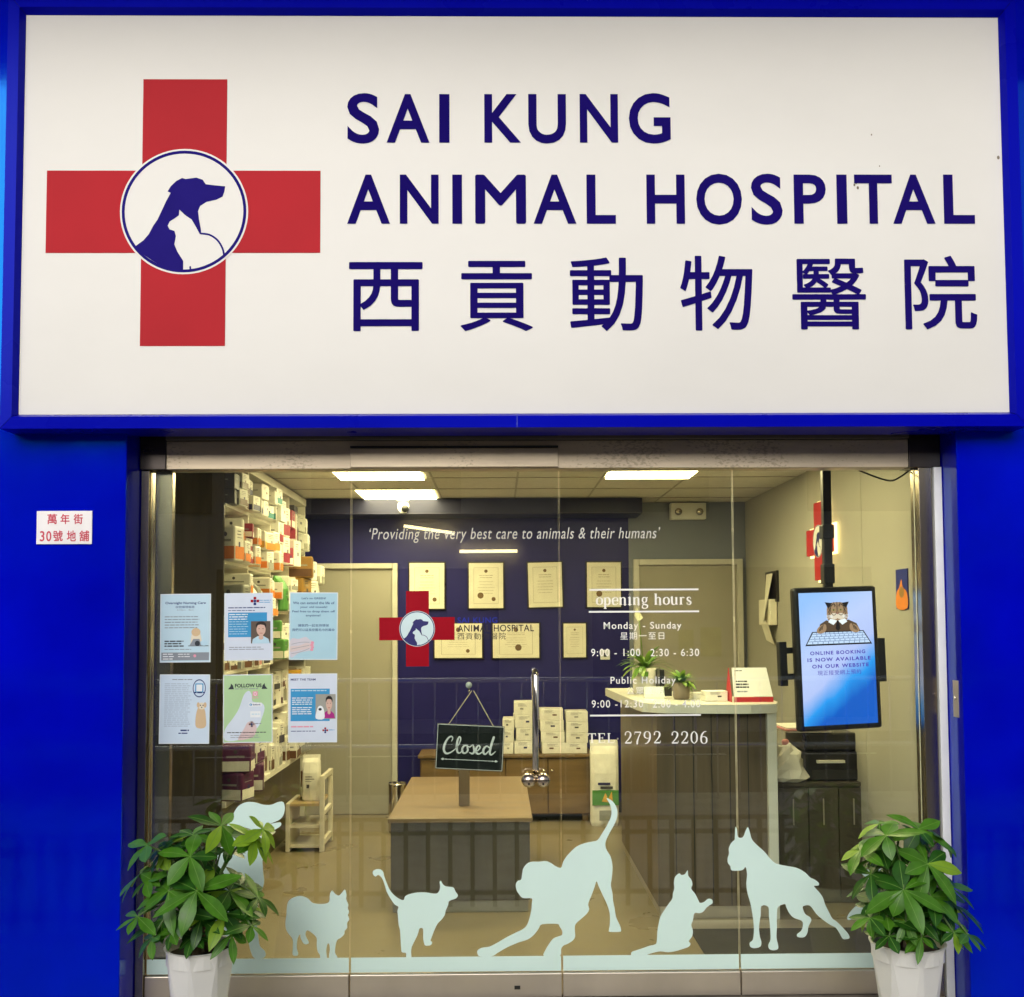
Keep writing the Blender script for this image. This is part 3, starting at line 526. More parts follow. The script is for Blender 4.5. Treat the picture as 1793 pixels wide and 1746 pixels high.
def p1(mb, pl):
    mb.text(pl, 'Overnight Nursing Care', .1, .9, .84, .885, NAVYT, .0008, bold=.02); mb.text(pl, '夜間護理服務', .3, .68, .79, .825, NAVYT, .0008); mb.text(pl, '6:30pm - 8am', .33, .66, .75, .775, GREYT, .0008)
    for v, n in ((.66, 1), (.62, 1), (.58, 1), (.54, 1), (.5, 1)): lines(mb, pl, .09, .78, v, 1, .03, .012, GREYT)
    lines(mb, pl, .09, .5, .3, 3, .035, .018, DKT); lines(mb, pl, .09, .7, .185, 1, .03, .01, GREYT)
    mb.rect(pl, .03, .97, .03, .145, GREYT, .0006); lines(mb, pl, .06, .3, .115, 3, .035, .014, WPR); lines(mb, pl, .36, .6, .115, 2, .035, .01, WPR); mb.disc(pl, .69, .095, .03, PINK, .001, 12, .022)
    mb.poly(pl, [(.6, .25), (.62, .4), (.7, .47), (.8, .42), (.83, .3), (.8, .25)], CREAM, .0008); mb.disc(pl, .71, .44, .09, TAN, .001, 20, .06); mb.poly(pl, [(.58, .24), (.66, .34), (.78, .34), (.82, .24)], GREYT, .0012); mb.disc(pl, .74, .275, .05, DKT, .0014, 16, .04); mb.disc(pl, .87, .28, .08, SKY, .0012, 16, .04); mb.rect(pl, .56, .96, .235, .245, DKT, .001)
def person_art(mb, pl, u0, u1, v0, v1, shirt, bgm):
    mb.rect(pl, u0, u1, v0, v1, bgm, .001); cx, w_, h = (u0 + u1) / 2, u1 - u0, v1 - v0
    f = lambda a, b: (u0 + a * w_, v0 + b * h)
    mb.poly(pl, [f(0.05, 0), f(.1, .2), f(.35, .33), f(.65, .33), f(.9, .2), f(.97, 0)], shirt, .0014)
    mb.poly(pl, [f(.4, .22), f(.42, .42), f(.62, .42), f(.64, .22), f(.52, .16)], SKIN, .0016)
    mb.disc(pl, *f(.52, .8), w_ * .27, HAIR, .0012, 24, h * .19); mb.disc(pl, *f(.52, .62), w_ * .235, SKIN, .0018, 28, h * .27)
    mb.poly(pl, [f(.27, .72), f(.3, .9), f(.5, .97), (f(.74, .9)), f(.78, .72), f(.7, .82), f(.5, .85), f(.34, .82)], HAIR, .002)
    for s_ in (-.1, .1): mb.disc(pl, *f(.52 + s_, .66), w_ * .03, HAIR, .0022, 10, h * .015)
    mb.disc(pl, *f(.52, .46), w_ * .09, C_('print_lip', .42, .14, .13), .0022, 12, h * .015)
def p2(mb, pl):
    mini_cross(mb, pl, .63, .88, .06); lines(mb, pl, .72, .97, .885, 2, .03, .009, TEALB)
    lines(mb, pl, .08, .95, .775, 1, .03, .014, NAVYT); lines(mb, pl, .08, .65, .735, 1, .03, .01, NAVYT)
    mb.rect(pl, .08, .88, .345, .71, TEALB, .0006); lines(mb, pl, .1, .52, .675, 3, .035, .014, WPR, .001); lines(mb, pl, .1, .5, .57, 6, .036, .009, SKY, .001)
    person_art(mb, pl, .55, .95, .25, .58, SKY, C_('print_brown', .12, .09, .07)); lines(mb, pl, .1, .85, .19, 2, .03, .011, GREYT); lines(mb, pl, .08, .95, .11, 2, .03, .008, PALE)
def p3(mb, pl):
    for t, a, b, v in [("Let's go GREEN!", .25, .75, .89), ('We can extend the life of', .07, .93, .825), ('your old towels!', .22, .78, .76), ('Feel free to drop them off', .06, .94, .695), ('anytime!', .34, .64, .635)]: mb.text(pl, t, a, b, v, v + .038, NAVYT, .0008, bold=.01)
    mb.text(pl, '讓我們一起支持環保', .18, .82, .49, .53, NAVYT, .0008); mb.text(pl, '我們可以延長您舊毛巾的壽命', .06, .94, .425, .465, NAVYT, .0008)
    hand = smooth([(.03, .3), (.2, .31), (.34, .34), (.42, .3), (.5, .27), (.52, .2), (.44, .14), (.3, .12), (.2, .1), (.03, .04)], 4)
    mb.poly(pl, hand, C_('print_towel', .60, .58, .64), .0008); mb.poly(pl, smooth([(.03, .2), (.2, .21), (.36, .25), (.46, .22), (.4, .17), (.2, .14), (.03, .12)], 4), C_('print_hand', .66, .56, .55), .001)
    for k in range(4): mb.disc(pl, .47 + .012 * (k % 2), .15 + .035 * k, .035, PINK, .0012, 12, .02)
    for k in range(3): mb.stroke(pl, [(.05, .09 + k * .07), (.25, .12 + k * .07), (.42, .17 + k * .045)], .006, GREYT, .0013)
def p4(mb, pl):
    lines(mb, pl, .25, .7, .92, 1, .03, .012, GREYT); lines(mb, pl, .1, .64, .86, 22, .029, .009, C_('print_faint', .36, .44, .54)); 
    c = (.79, .80); mb.rect(pl, c[0] - .08, c[0] + .08, c[1] - .06, c[1] + .07, TEALB, .0008); mb.rect(pl, c[0] - .06, c[0] + .06, c[1] - .045, c[1] + .055, WPR, .001)
    mb.ring(pl, c[0], c[1], .115, .13, NAVYT, .0012); lines(mb, pl, .69, .9, .73, 1, .03, .018, NAVYT)
    mb.poly(pl, smooth([(.74, .24), (.73, .4), (.77, .52), (.82, .54), (.9, .5), (.93, .38), (.92, .24)], 4), TAN, .0008); mb.disc(pl, .845, .545, .075, CREAM, .001, 24, .05); mb.disc(pl, .775, .56, .03, TAN, .0012, 12, .04); mb.disc(pl, .91, .56, .03, TAN, .0012, 12, .04)
    for a, b in ((.82, .555), (.87, .555), (.845, .525)): mb.disc(pl, a, b, .012, DKT, .0014, 10, .009)
    lines(mb, pl, .43, .6, .185, 1, .03, .02, NAVYT); lines(mb, pl, .39, .62, .145, 1, .03, .016, NAVYT)
def p5(mb, pl):
    mb.poly(pl, smooth([(.04, .04), (.04, .2), (.2, .36), (.32, .5), (.42, .7), (.52, .76), (.58, .7), (.6, .6), (.78, .58), (.84, .5), (.78, .35), (.7, .22), (.5, .12), (.3, .04)], 3), PALE, .0006)
    mb.poly(pl, smooth([(.3, .04), (.42, .2), (.5, .3), (.62, .3), (.68, .2), (.6, .08)], 3), C_('print_rose', .66, .52, .52), .0008)
    mb.text(pl, 'FOLLOW US', .24, .78, .81, .865, DKT, .001, bold=.035); lines(mb, pl, .24, .78, .785, 1, .03, .01, GREYT)
    for s_, u in ((1, .1), (-1, .9)): mb.poly(pl, [(u, .785), (u + s_ * .12, .785), (u + s_ * .1, .84), (u + s_ * .06, .87), (u + s_ * .05, .83)], DKT, .001)
    mb.rect(pl, .6, .7, .68, .75, PINK, .001); mb.ring(pl, .65, .715, .02, .028, WPR, .0012, 20); lines(mb, pl, .58, .72, .65, 1, .03, .01, PINK)
    mb.rect(pl, .52, .78, .53, .585, WPR, .001); mb.disc(pl, .56, .557, .027, TEALB, .0012, 16, .02); mb.text(pl, 'f', .552, .57, .542, .573, WPR, .0014, bold=.03); mb.text(pl, 'facebook', .6, .76, .545, .57, NAVYT, .0012, bold=.02)
    mb.rect(pl, .55, .76, .37, .46, WPR, .001); lines(mb, pl, .58, .74, .41, 1, .03, .014, SKY, .0012)
    mini_cross(mb, pl, .58, .27, .04); lines(mb, pl, .65, .78, .272, 1, .03, .012, GREYT); lines(mb, pl, .08, .9, .145, 1, .03, .012, DKT); lines(mb, pl, .15, .8, .105, 2, .03, .008, GREYT)
def p6(mb, pl):
    mb.text(pl, 'MEET THE TEAM', .05, .56, .9, .93, NAVYT, .0008, bold=.02); lines(mb, pl, .05, .4, .85, 1, .03, .008, PALE)
    mb.rect(pl, .05, .85, .31, .78, TEALB, .0006); lines(mb, pl, .07, .8, .745, 1, .03, .015, SKY, .001); lines(mb, pl, .08, .52, .64, 4, .03, .012, WPR, .001); lines(mb, pl, .08, .52, .5, 4, .03, .012, WPR, .001)
    mb.rect(pl, .56, .97, .34, .70, C_('print_room', .34, .34, .30), .0012); person_art(mb, pl, .70, .965, .35, .68, MAG, MATS['print_room'])
    mb.poly(pl, smooth([(.57, .345), (.58, .45), (.62, .52), (.68, .53), (.73, .48), (.74, .345)], 3), WPR, .0024); mb.disc(pl, .655, .48, .035, DKT, .0026, 12, .02)
    lines(mb, pl, .06, .55, .22, 1, .03, .02, PINK); lines(mb, pl, .06, .65, .16, 1, .03, .01, NAVYT); lines(mb, pl, .06, .9, .08, 1, .03, .008, PALE); mini_cross(mb, pl, .76, .175, .04); lines(mb, pl, .83, .96, .175, 1, .03, .01, TEALB)
PB = C_('poster_pale_blue', .50, .68, .78)
poster('pale blue nursing care notice with a small dog picture, top left of the posters', 281, 1040, 369.5, 1160, PB, p1)
poster('white poster with a dark haired portrait on blue, top middle of the posters', 393.5, 1038.5, 478.5, 1156.5, C_('poster_white', .62, .69, .80), p2)
poster('light blue towel appeal poster with hands, top right of the posters', 506.5, 1037.5, 591, 1155.5, C_('poster_blue', .40, .62, .72), p3)
poster('white letter page with a dog at its right edge, bottom left of the posters', 279, 1181, 367, 1302.5, C_('poster_ice', .58, .70, .82), p4)
poster('green poster headed FOLLOW US, bottom middle of the posters', 391.5, 1181, 478, 1300.5, GRN, p5)
poster('white MEET THE TEAM poster with a blue block, bottom right of the posters', 505, 1179.5, 590.5, 1300, MATS['poster_white'], p6)

# ================================================================== ceiling lights
M_LAMP = mat('lamp_diffuser', (.9, .88, .8), .5, emit=(1, .83, .44), estr=23)
for lx, ly, lab in [(-1.11, 3.43, 'square ceiling light panel nearest the back wall'), (-1.13, 2.28, 'square ceiling light panel by the shelves behind the door'), (.77, 2.25, 'square ceiling light panel over the reception desk'), (.77, .7, 'square ceiling light panel just inside the right window'), (-.5, .7, 'square ceiling light panel just inside the glass door')]:
    t = thing('ceiling_light', 'glowing ' + lab, 'light', (lx + .3, ly + .3, ZC), 'ceiling light panels')
    part('frame', MB().box(lx - .005, lx + .605, ly - .005, ly, ZC - .012, ZC - .0052, M_DFRAME).box(lx - .005, lx + .605, ly + .6, ly + .605, ZC - .012, ZC - .0052, M_DFRAME).box(lx - .005, lx, ly, ly + .6, ZC - .012, ZC - .0052, M_DFRAME).box(lx + .6, lx + .605, ly, ly + .6, ZC - .012, ZC - .0052, M_DFRAME), t)
    part('diffuser', B(lx + .001, lx + .599, ly + .001, ly + .599, ZC - .010, ZC - .0055, M_LAMP), t)

# ================================================================== left shelf unit and its goods
M_SHELF = mat('cream_shelf', (.84, .80, .70), .45, var=.03)
M_DWOOD = mat('dark_wood', (.060, .048, .028), .22, var=.25, scale=3, stretch=(6, 6, .6))
FX, BXs = -1.60, -1.94; BAY = [1.52, 2.08, 2.72, 3.35, 4.0]
su = thing('shelf_unit', 'tall cream shelf unit full of pet food along the left wall', 'shelf', (-1.77, 2.75, 0))
part('end_panel', B(BXs, FX - .002, 1.50, 1.519, 0.002, 2.655, M_DWOOD), su)
part('back_panel', B(BXs, BXs + .012, 1.52, 4.0, .58, 2.655, M_SHELF), su)
part('base', B(BXs, FX - .03, 1.52, 4.0, .002, .565, mat('brown_base', (.10, .07, .025), .4, var=.15, scale=3)), su)
part('top_panel', B(BXs, FX + .006, 1.52, 4.012, 2.60, 2.655, M_SHELF), su)
for y in BAY[1:]: part('divider', B(BXs + .012, FX, y - .009, y + .009, .601, 2.599, M_SHELF, .001), su)
LV = [[.60, 1.03, 1.35, 1.68, 2.0, 2.34], [.60, 1.03, 1.35, 1.68, 1.99, 2.34], [.60, 1.04, 1.38, 1.72, 2.06], [.60, 1.04, 1.38, 1.80, 2.22]]
for b in range(4):
    for z in LV[b]: part('shelf_board', B(BXs + .012, FX + (.015 if z == .6 else 0), BAY[b] + .0095, BAY[b + 1] - .0095, z - (.035 if z == .6 else .018), z, M_SHELF, .001), su)
G = lambda n, c, r=.5: mat('pack_' + n, c, r, var=.08, scale=14)
GC = {'white': G('white', (.80, .77, .69)), 'orange': G('orange', (.75, .22, .02)), 'grey': G('grey', (.30, .30, .27)), 'dark grey': G('dark', (.06, .055, .06)), 'red': G('red', (.30, .02, .04)), 'teal': G('teal', (.02, .20, .19)),
      'navy': G('navy', (.03, .03, .12)), 'green': G('green', (.08, .26, .05)), 'gold': G('gold', (.32, .17, .03), .35), 'purple': G('purple', (.10, .015, .07)), 'brown': G('brown', (.12, .05, .02)), 'clear': G('clear', (.45, .44, .36), .2), 'yellow': G('yellow', (.7, .38, .04)), 'pink': G('pink', (.6, .25, .24))}
def marks(mb, pl, u0, u1, v0, v1, r):
    """small printed lines on a pack front"""
    wd, h = u1 - u0, v1 - v0
    for k in range(3): mb.rect(pl, u0 + wd * .18, u0 + wd * r.uniform(.5, .82), v0 + h * (.62 + .1 * k), v0 + h * (.65 + .1 * k), GC['dark grey'] if k else GC['grey'], .0012)
    a = r.uniform(.25, .6); mb.rect(pl, u0 + wd * a, u0 + wd * (a + .2), v0 + h * .34, v0 + h * .5, GC[r.choice(('dark grey', 'navy', 'brown', 'grey'))], .0014)
def pack(kind, main, accent, cx, cy, z, wd, dp, h, label, group, face='x', tilt=0, name=None):
    """a box or a soft bag; wd runs along the shelf, dp is its depth; its front faces the room (+x) or the street (-y)"""
    r = random.Random(hash((round(cx, 2), round(cy, 2), round(z, 2))) & 0xffff)
    t = thing(name or ('food_bag' if kind == 'bag' else 'product_box'), label, 'bag' if kind == 'bag' else 'box', (cx, cy, z), group, (0, 0, R_(tilt) + (R_(90) if face == 'x' else 0)))
    mb = MB(); f = MB(); A, C2 = GC[main], GC[accent]
    if kind == 'bag' and not (face == 'x' and h < wd * 1.6):   # pillow-shaped body, pinched seam on top
        prof = [(0, .86, .92), (.04, 1, 1), (.3, 1.06, 1), (.62, 1.0, 1), (.84, .62, .99), (.93, .2, .97), (1, .05, .98)]; n = 12; V = []
        if h < wd * 1.45: prof = [(0, .86, .94), (.05, .98, 1), (.35, 1.04, 1), (.7, 1.0, .99), (.9, .78, .97), (.97, .5, .95), (1, .3, .93)]
        for tz, sd_, sw in prof:
            for k in range(n):
                a = 2 * math.pi * k / n; ca, sa = math.cos(a), math.sin(a); p_ = .45
                V.append((wd / 2 * sw * math.copysign(abs(ca) ** p_, ca) + r.uniform(-.004, .004), dp / 2 * sd_ * math.copysign(abs(sa) ** .7, sa) + r.uniform(-.003, .003), h * tz))
        for i in range(len(prof) - 1):
            for k in range(n): mb.add([V[i * n + k], V[i * n + (k + 1) % n], V[(i + 1) * n + (k + 1) % n], V[(i + 1) * n + k]], [[0, 1, 2, 3]], C2 if (i in (0, 1) and accent != main) else A)
        mb.add(V[:n], [list(range(n))[::-1]], A); mb.add(V[-n:], [list(range(n))], A)
        pl = Pl((0, -dp / 2 * 1.06, 0)); marks(f, pl, -wd * .4, wd * .4, h * .12, h * .62, r)
    else:
        mb.box(-wd / 2, wd / 2, -dp / 2, dp / 2, 0, h, A, min(.012 if kind == 'bag' else .004, h * .1)); pl = Pl((0, -dp / 2, 0))
        if accent != main: f.rect(pl, -wd * .46, wd * .46, h * .06, h * .42, C2, .0008); f.rect(Pl((wd / 2, 0, 0), (0, 1, 0)), -dp * .46, dp * .46, h * .06, h * .42, C2, .0008); f.rect(Pl((-wd / 2, 0, 0), (0, -1, 0)), -dp * .46, dp * .46, h * .06, h * .42, C2, .0008)
        marks(f, pl, -wd * .45, wd * .45, h * .1, h, r)
        f.rect(Pl((-wd / 2, 0, 0), (0, -1, 0)), -dp * .3, dp * .3, h * .55, h * .62, GC['grey'], .001); f.disc(Pl((-wd / 2, 0, 0), (0, -1, 0)), 0, h * .76, h * .07, GC['dark grey'], .001, 10)
    part('body', mb, t, True); part('print', f, t, True)
    return t
BN = ['window', 'second', 'third', 'rear']; TOP = [5, 5, 4, 4]
LN = ['bottom', 'second', 'third', 'fourth', 'fifth']
ORD = ['nearest the window', 'second along', 'third along', 'fourth along', 'fifth along', 'sixth along']
LET = {'w': 'white', 'o': 'orange', 'g': 'grey', 'k': 'dark grey', 'r': 'red', 't': 'teal', 'n': 'navy', 'e': 'green', 'd': 'gold', 'p': 'purple', 'b': 'brown', 'c': 'clear', 'y': 'yellow', 'i': 'pink'}
def row(b, lv, cols, out=.0, dp=.14):
    """goods along one shelf, away from the window: each word is one column, bottom first; two letters a pack (capital = soft bag)"""
    y0, y1 = BAY[b] + .014, BAY[b + 1] - .014; cols = cols.split(); z0 = LV[b][lv]
    clear = (LV[b][lv + 1] if lv < TOP[b] else 2.61) - z0 - .035
    ws = [rnd.uniform(.85, 1.15) for _ in cols]; k_ = (y1 - y0) / sum(ws); y = y0; ln = 'top' if lv == TOP[b] else LN[lv]
    for n, (c, q) in enumerate(zip(cols, ws)):
        wd = q * k_; its = [c[i_:i_ + 2] for i_ in range(0, len(c), 2)]; h = clear * rnd.uniform(.78, .97) / len(its) if len(its) > 1 else clear * rnd.uniform(.62, .93); z = z0 + .0005
        for m_, it in enumerate(its):
            kind = 'bag' if it[0].isupper() else 'box'; main, acc = LET[it[0].lower()], LET[it[1]]; hh = h * rnd.uniform(.88, 1.0); d_ = dp * rnd.uniform(.85, 1.1)
            two = main if main == acc else f'{main} and {acc}'; pre = '' if len(its) == 1 else ('lower ', 'upper ')[m_] if len(its) == 2 else ('lower ', 'middle ', 'upper ')[m_]
            pack(kind, main, acc, FX + out - d_ / 2 + rnd.uniform(-.02, .03), y + wd / 2, z, wd * .93, d_, hh, f"{pre}{two} {kind}, {ORD[n]} on {ln} shelf of {BN[b]} bay", 'pet products on the left shelf unit', tilt=rnd.uniform(-14, 14))
            z += hh + .001
        y += wd
row(0, 5, 'kkkk wbwb wbwb wnwn', .05, .2); row(0, 4, 'Wo WoWo wrwrrw WoWo', .06); row(0, 3, 'Gg Go WoWo Wo', .09, .2); row(0, 2, 'WbWb wbwbwb WgWb wbwg'); row(0, 1, 'WbWb WiWb wgwb WgWg', .02); row(0, 0, 'PwPw WpWp PwWp', .12, .18)
row(1, 5, 'wnww WwWw WtWw wtwt', .07); row(1, 4, 'WyWy WoWo WgWo WoWo', .07); row(1, 3, 'Go WoWo WoWo wowo', .08, .17); row(1, 2, 'wg wbwb wi wgwg wk ww'); row(1, 1, 'wbwb wg wkwb wi wgwg wb'); row(1, 0, 'wbwb wg wkwk ww wgwb wb')
row(2, 4, 'wrwrww WrWr rwwrrw wwwr', .06); row(2, 3, 'Ee wgwg wwwbwg wgwk', .08); row(2, 2, 'EwEw wbww WgWg wbwg', .08); row(2, 1, 'wg wkwk ww wbwb wg', -.005, .12); row(2, 0, 'wbwb ww wgwk wk wbwg', -.005)
row(3, 4, 'kkkk CcCc WcWc', .04, .18); row(3, 3, 'DbDb WwWw WgWc', .14, .24); row(3, 2, 'Db WgWg CwCw', .13, .2); row(3, 1, 'ywyw wtwt wbwb', .06); row(3, 0, 'WbWb WgWg', .03)

# white step rack in front of the shelves
rk = thing('step_rack', 'small white wooden rack with open sides beside the shelf unit', 'rack', (-1.36, 3.14, 0))
M_CRW = mat('cream_wood', (.72, .67, .55), .5)
for yy in (2.94, 3.31): part('side_post', B(-1.288, -1.255, yy, yy + .035, .002, .54, M_CRW, .003), rk)
part('rail', MB().box(-1.284, -1.259, 2.976, 3.309, .504, .539, M_CRW, .002).box(-1.284, -1.259, 2.976, 3.309, .255, .285, M_CRW, .002).box(-1.284, -1.259, 2.976, 3.309, .04, .08, M_CRW, .002), rk)
part('top_board', B(-1.50, -1.289, 2.945, 3.34, .325, .345, mat('tan_board', (.50, .36, .18), .45), .002), rk)
for z in (.03, .17): part('shelf_board', B(-1.50, -1.289, 2.955, 3.34, z, z + .018, M_CRW), rk)
part('side_post', B(-1.53, -1.501, 2.945, 3.34, .002, .344, M_CRW, .003), rk)
pack('bag', 'white', 'white', -1.37, 3.08, .3455, .13, .12, .33, 'crumpled white bag standing on the small white rack', 'goods on the white rack', face='y')
pack('box', 'brown', 'white', -1.42, 3.2, .3455, .09, .09, .2, 'small brown box standing on the small white rack', 'goods on the white rack', face='y')

# ================================================================== middle of the room
M_OAK = mat('oak_laminate', (.25, .17, .095), .4, var=.16, scale=2.2, stretch=(.8, 5, 5))
M_GREYP = mat('slate_laminate', (.075, .062, .045), .35, var=.2, scale=3, stretch=(5, 5, .6))
bx = thing('wooden_bench', 'low wide wooden bench box with a short upright post behind the door', 'bench', (-.22, 2.1, 0))
part('top', B(-.63, .185, 1.36, 2.93, .505, .53, M_OAK, .003), bx)
part('body', B(-.615, .17, 1.375, 2.915, .07, .504, M_GREYP, .002), bx)
part('kickboard', B(-.605, .16, 1.39, 2.9, .002, .069, mat('pale_kickboard', (.26, .23, .18), .4)), bx)
part('post', B(-.245, -.18, 1.74, 1.80, .531, .86, mat('post_brown', (.14, .10, .06), .4), .003), bx)
cb = thing('sideboard', 'brown wooden sideboard against the navy back wall', 'cabinet', (.05, 4.2, 0))
M_SB = mat('sideboard_wood', (.18, .11, .04), .4, var=.2, scale=3, stretch=(.6, 4, 5))
part('top', B(-.665, .765, 3.965, YB - .002, .525, .55, M_SB, .003), cb); part('carcass', B(-.65, .75, 4.0, YB - .002, .06, .524, mat('sideboard_dark', (.12, .07, .025), .45), .002), cb)
for k in range(4): 
    d_ = part('door', B(-.64 + .347 * k, -.301 + .347 * k, 3.985, 3.9995, .07, .515, M_SB, .003), cb); part('knob', MB().tube([(-.33 + .347 * k + (-.28 if k % 2 else 0), 3.985, .42), (-.33 + .347 * k + (-.28 if k % 2 else 0), 3.965, .42)], .01, M_CHROME, 10), d_)
part('leg', MB().box(-.63, -.58, 4.02, 4.06, .001, .059, M_SB).box(.68, .73, 4.02, 4.06, .001, .059, M_SB), cb)
SN = ['leftmost stack', 'tall second stack', 'third stack', 'rightmost stack']
for i, (p0, p1_, n, hh) in enumerate([(880, 902, 3, .095), (901, 936, 4, .105), (946, 989, 4, .09), (990, 1030, 4, .085)]):
    xa, xb = W(p0, 1320, 4.05)[0], W(p1_, 1320, 4.05)[0]
    for k in range(n): pack('box', 'white', 'white', (xa + xb) / 2 + rnd.uniform(-.008, .008), 4.14, .5505 + k * (hh + .001), xb - xa - .008, .22, hh, f"white paper pack {['at the bottom', 'second from the bottom', 'third from the bottom', 'at the top'][k if k < n - 1 else 3]} of the {SN[i]} on the sideboard", 'white packs stacked on the sideboard', face='y', tilt=rnd.uniform(-3, 3), name='paper_pack')
fbg = pack('bag', 'white', 'white', .845, 3.86, .0, .23, .16, .68, 'tall white litter bag with a green band on the floor beside the desk', 'floor bag', face='y', name='litter_bag')
for o in list(fbg.children):
    if o.name.startswith('print'):
        pl = Pl((0, -.088, 0)); f = MB(); f.rect(pl, -.105, .105, .17, .29, GC['green'], .0015); f.poly(pl, [(-.03, .2), (0, .27), (.02, .22), (.05, .28), (.06, .19)], GC['yellow'], .0022)
        f.rect(pl, -.06, .04, .33, .35, GC['navy'], .0015); f.rect(pl, -.04, .06, .30, .32, GC['dark grey'], .0015); f.rect(pl, -.05, .05, .05, .13, GC['grey'], .0015)
        me = f.mesh('print'); me.transform(Matrix()); o.data = me
single('waste_bin', MB().lathe([(.062, 0), (.068, .02), (.07, .36), (.072, .38), (.066, .385), (.06, .36)], (-.80, 3.62, .001), M_CHROME, 24), 'small metal waste bin between the beige door and the bench', 'bin')

# framed certificates on the navy wall
M_CF, M_CP = mat('certificate_frame', (.015, .012, .012), .3), mat('certificate_paper', (.82, .78, .66), .5)
M_SEAL = mat('seal', (.16, .09, .03), .5)
def cert(label, a, b, c, d, seals=(), tilt=0):
    x0, x1, z0, z1 = box_at(a, b, c, d, YB - .02); wd, h = x1 - x0, z1 - z0
    t = thing('certificate', label, 'certificate', ((x0 + x1) / 2, YB - .001, z0), 'framed certificates on the navy wall', (0, R_(tilt), 0))
    part('frame', B(-wd / 2 - .012, wd / 2 + .012, -.018, 0, -.012, h + .012, M_CF, .002), t, True)
    part('paper', B(-wd / 2, wd / 2, -.0195, -.0182, 0, h, M_CP), t, True)
    mb = MB(); pl = Pl((-wd / 2, -.0195, 0), (wd, 0, 0), (0, 0, h)); pl.n = Vector((0, -1, 0)); lw = .012
    C1 = mat('certificate_print', (.36, .32, .22), .6)
    for q in [(.14, .86, .1, .1 + .006), (.14, .86, .894, .9), (.14, .148, .1, .9), (.852, .86, .1, .9)]: mb.rect(pl, *q, C1, .0006)
    mb.disc(pl, .5, .82, .05, M_SEAL, .0006, 16, .05 * wd / h); lines(mb, pl, .3, .7, .72, 2, .05, .012, C1, .0006, .2, True); lines(mb, pl, .25, .75, .58, 5, .065, .008, C1, .0006, .3, True)
    for u, v, r in seals: mb.disc(pl, u, v, r, M_SEAL, .0008, 20, r * wd / h)
    part('print', mb, t, True)
cert('upper framed certificate nearest the left door', 717, 986, 778, 1066, [(.72, .2, .06)])
cert('second upper framed certificate from the left, with a dark seal', 821, 986, 881, 1065, [(.34, .28, .09), (.72, .2, .06)])
cert('third upper framed certificate from the left, hanging slightly crooked', 926, 985, 985, 1063, [], -1.2)
cert('upper framed certificate nearest the reception desk, with a brown seal', 1028, 985, 1087, 1063, [(.36, .3, .09)])
cert('lower wide framed certificate on the left', 761, 1092, 844, 1152, [(.7, .2, .04)])
cert('lower wide framed certificate in the middle with a dark seal', 863, 1092, 944, 1152, [(.55, .3, .07)])
cert('small lower upright framed certificate on the right', 987, 1092, 1026, 1151, [])
sw = thing('light_switch', 'small white light switch on the navy wall beside the white flower', 'switch', (.918, YB, 1.31))
part('plate', B(.876, .958, YB - .012, YB - .001, 1.307, 1.39, M_WHITE, .003), sw); part('rocker', B(.905, .929, YB - .018, YB - .0125, 1.33, 1.365, M_BLACK, .002), sw)
# ceiling camera, detector, emergency light
cc = thing('security_camera', 'white dome security camera under the ceiling', 'camera', (-.8, 3.95, ZC))
part('mount', MB().lathe([(.055, -.03), (.055, -.006)], (-.79, 4.05, ZC), M_WHITE, 20), cc); part('dome', MB().lathe([(.01, -.135), (.04, -.125), (.056, -.09), (.055, -.05), (.04, -.031)], (-.79, 4.05, ZC), M_WHITE, 20), cc)
part('lens', MB().tube([(-.775, 4.0, ZC - .09), (-.77, 3.985, ZC - .095)], .03, M_BLACK, 16), cc)
single('smoke_detector', MB().lathe([(.03, -.045), (.05, -.035), (.055, -.006)], (-.93, 4.1, ZC), M_WHITE, 20), 'small white smoke detector on the ceiling left of the camera', 'detector')
x0, x1, z0, z1 = box_at(1175, 880, 1237, 909, YB - .1)
eb = thing('emergency_light', 'white twin spot emergency light box on the back wall', 'light', ((x0 + x1) / 2, YB, z0))
part('box', B(x0, x1, YB - .09, YB - .001, z0, z1, M_WHITE, .006), eb)
for k in (.2, .8): 
    s_ = part('lamp', MB().tube([(x0 + (x1 - x0) * k, YB - .0905, (z0 + z1) / 2), (x0 + (x1 - x0) * k, YB - .12, (z0 + z1) / 2 - .01)], [.018, .032], M_CHROME, 16), eb)

# ================================================================== reception desk
M_CTOP = mat('counter_top', (.66, .64, .56), .35, var=.04, scale=6)
M_SLAT = mat('desk_panel', (.11, .078, .045), .4, var=.2, scale=3, stretch=(6, 6, .5))
dk = thing('reception_desk', 'reception desk with a cream counter and dark wood panel front', 'desk', (1.2, 1.9, 0))
top = [(1.53, 1.18), (1.0, 1.18), (.9, 1.2), (.83, 1.28), (.79, 1.4), (.735, 2.5), (.75, 2.58), (.85, 2.6), (1.12, 2.6), (1.16, 1.75), (1.53, 1.75)]
flat = lambda z: Pl((0, 0, z))
tp = Pl((0, 0, 1.125), (1, 0, 0), (0, 1, 0)); part('counter', MB().slab(tp, smooth(top, 3)[:], .05, M_CTOP), dk)
part('leg_panel', B(1.478, 1.53, 1.185, 1.75, .002, 1.124, M_CTOP, .002), dk)
pm = MB().box(.87, 1.477, 1.215, 1.245, .07, 1.124, M_SLAT).box(.87, .90, 1.246, 2.9, .07, 1.124, M_SLAT)
for k in range(1, 6): pm.box(.87 + .101 * k - .002, .87 + .101 * k + .002, 1.212, 1.216, .07, 1.12, M_SHADOW_GAP)
part('front_panel', pm, dk); part('kickboard', MB().box(.88, 1.477, 1.23, 1.26, .002, .069, M_STEEL).box(.885, .905, 1.262, 2.9, .002, .069, M_STEEL), dk)
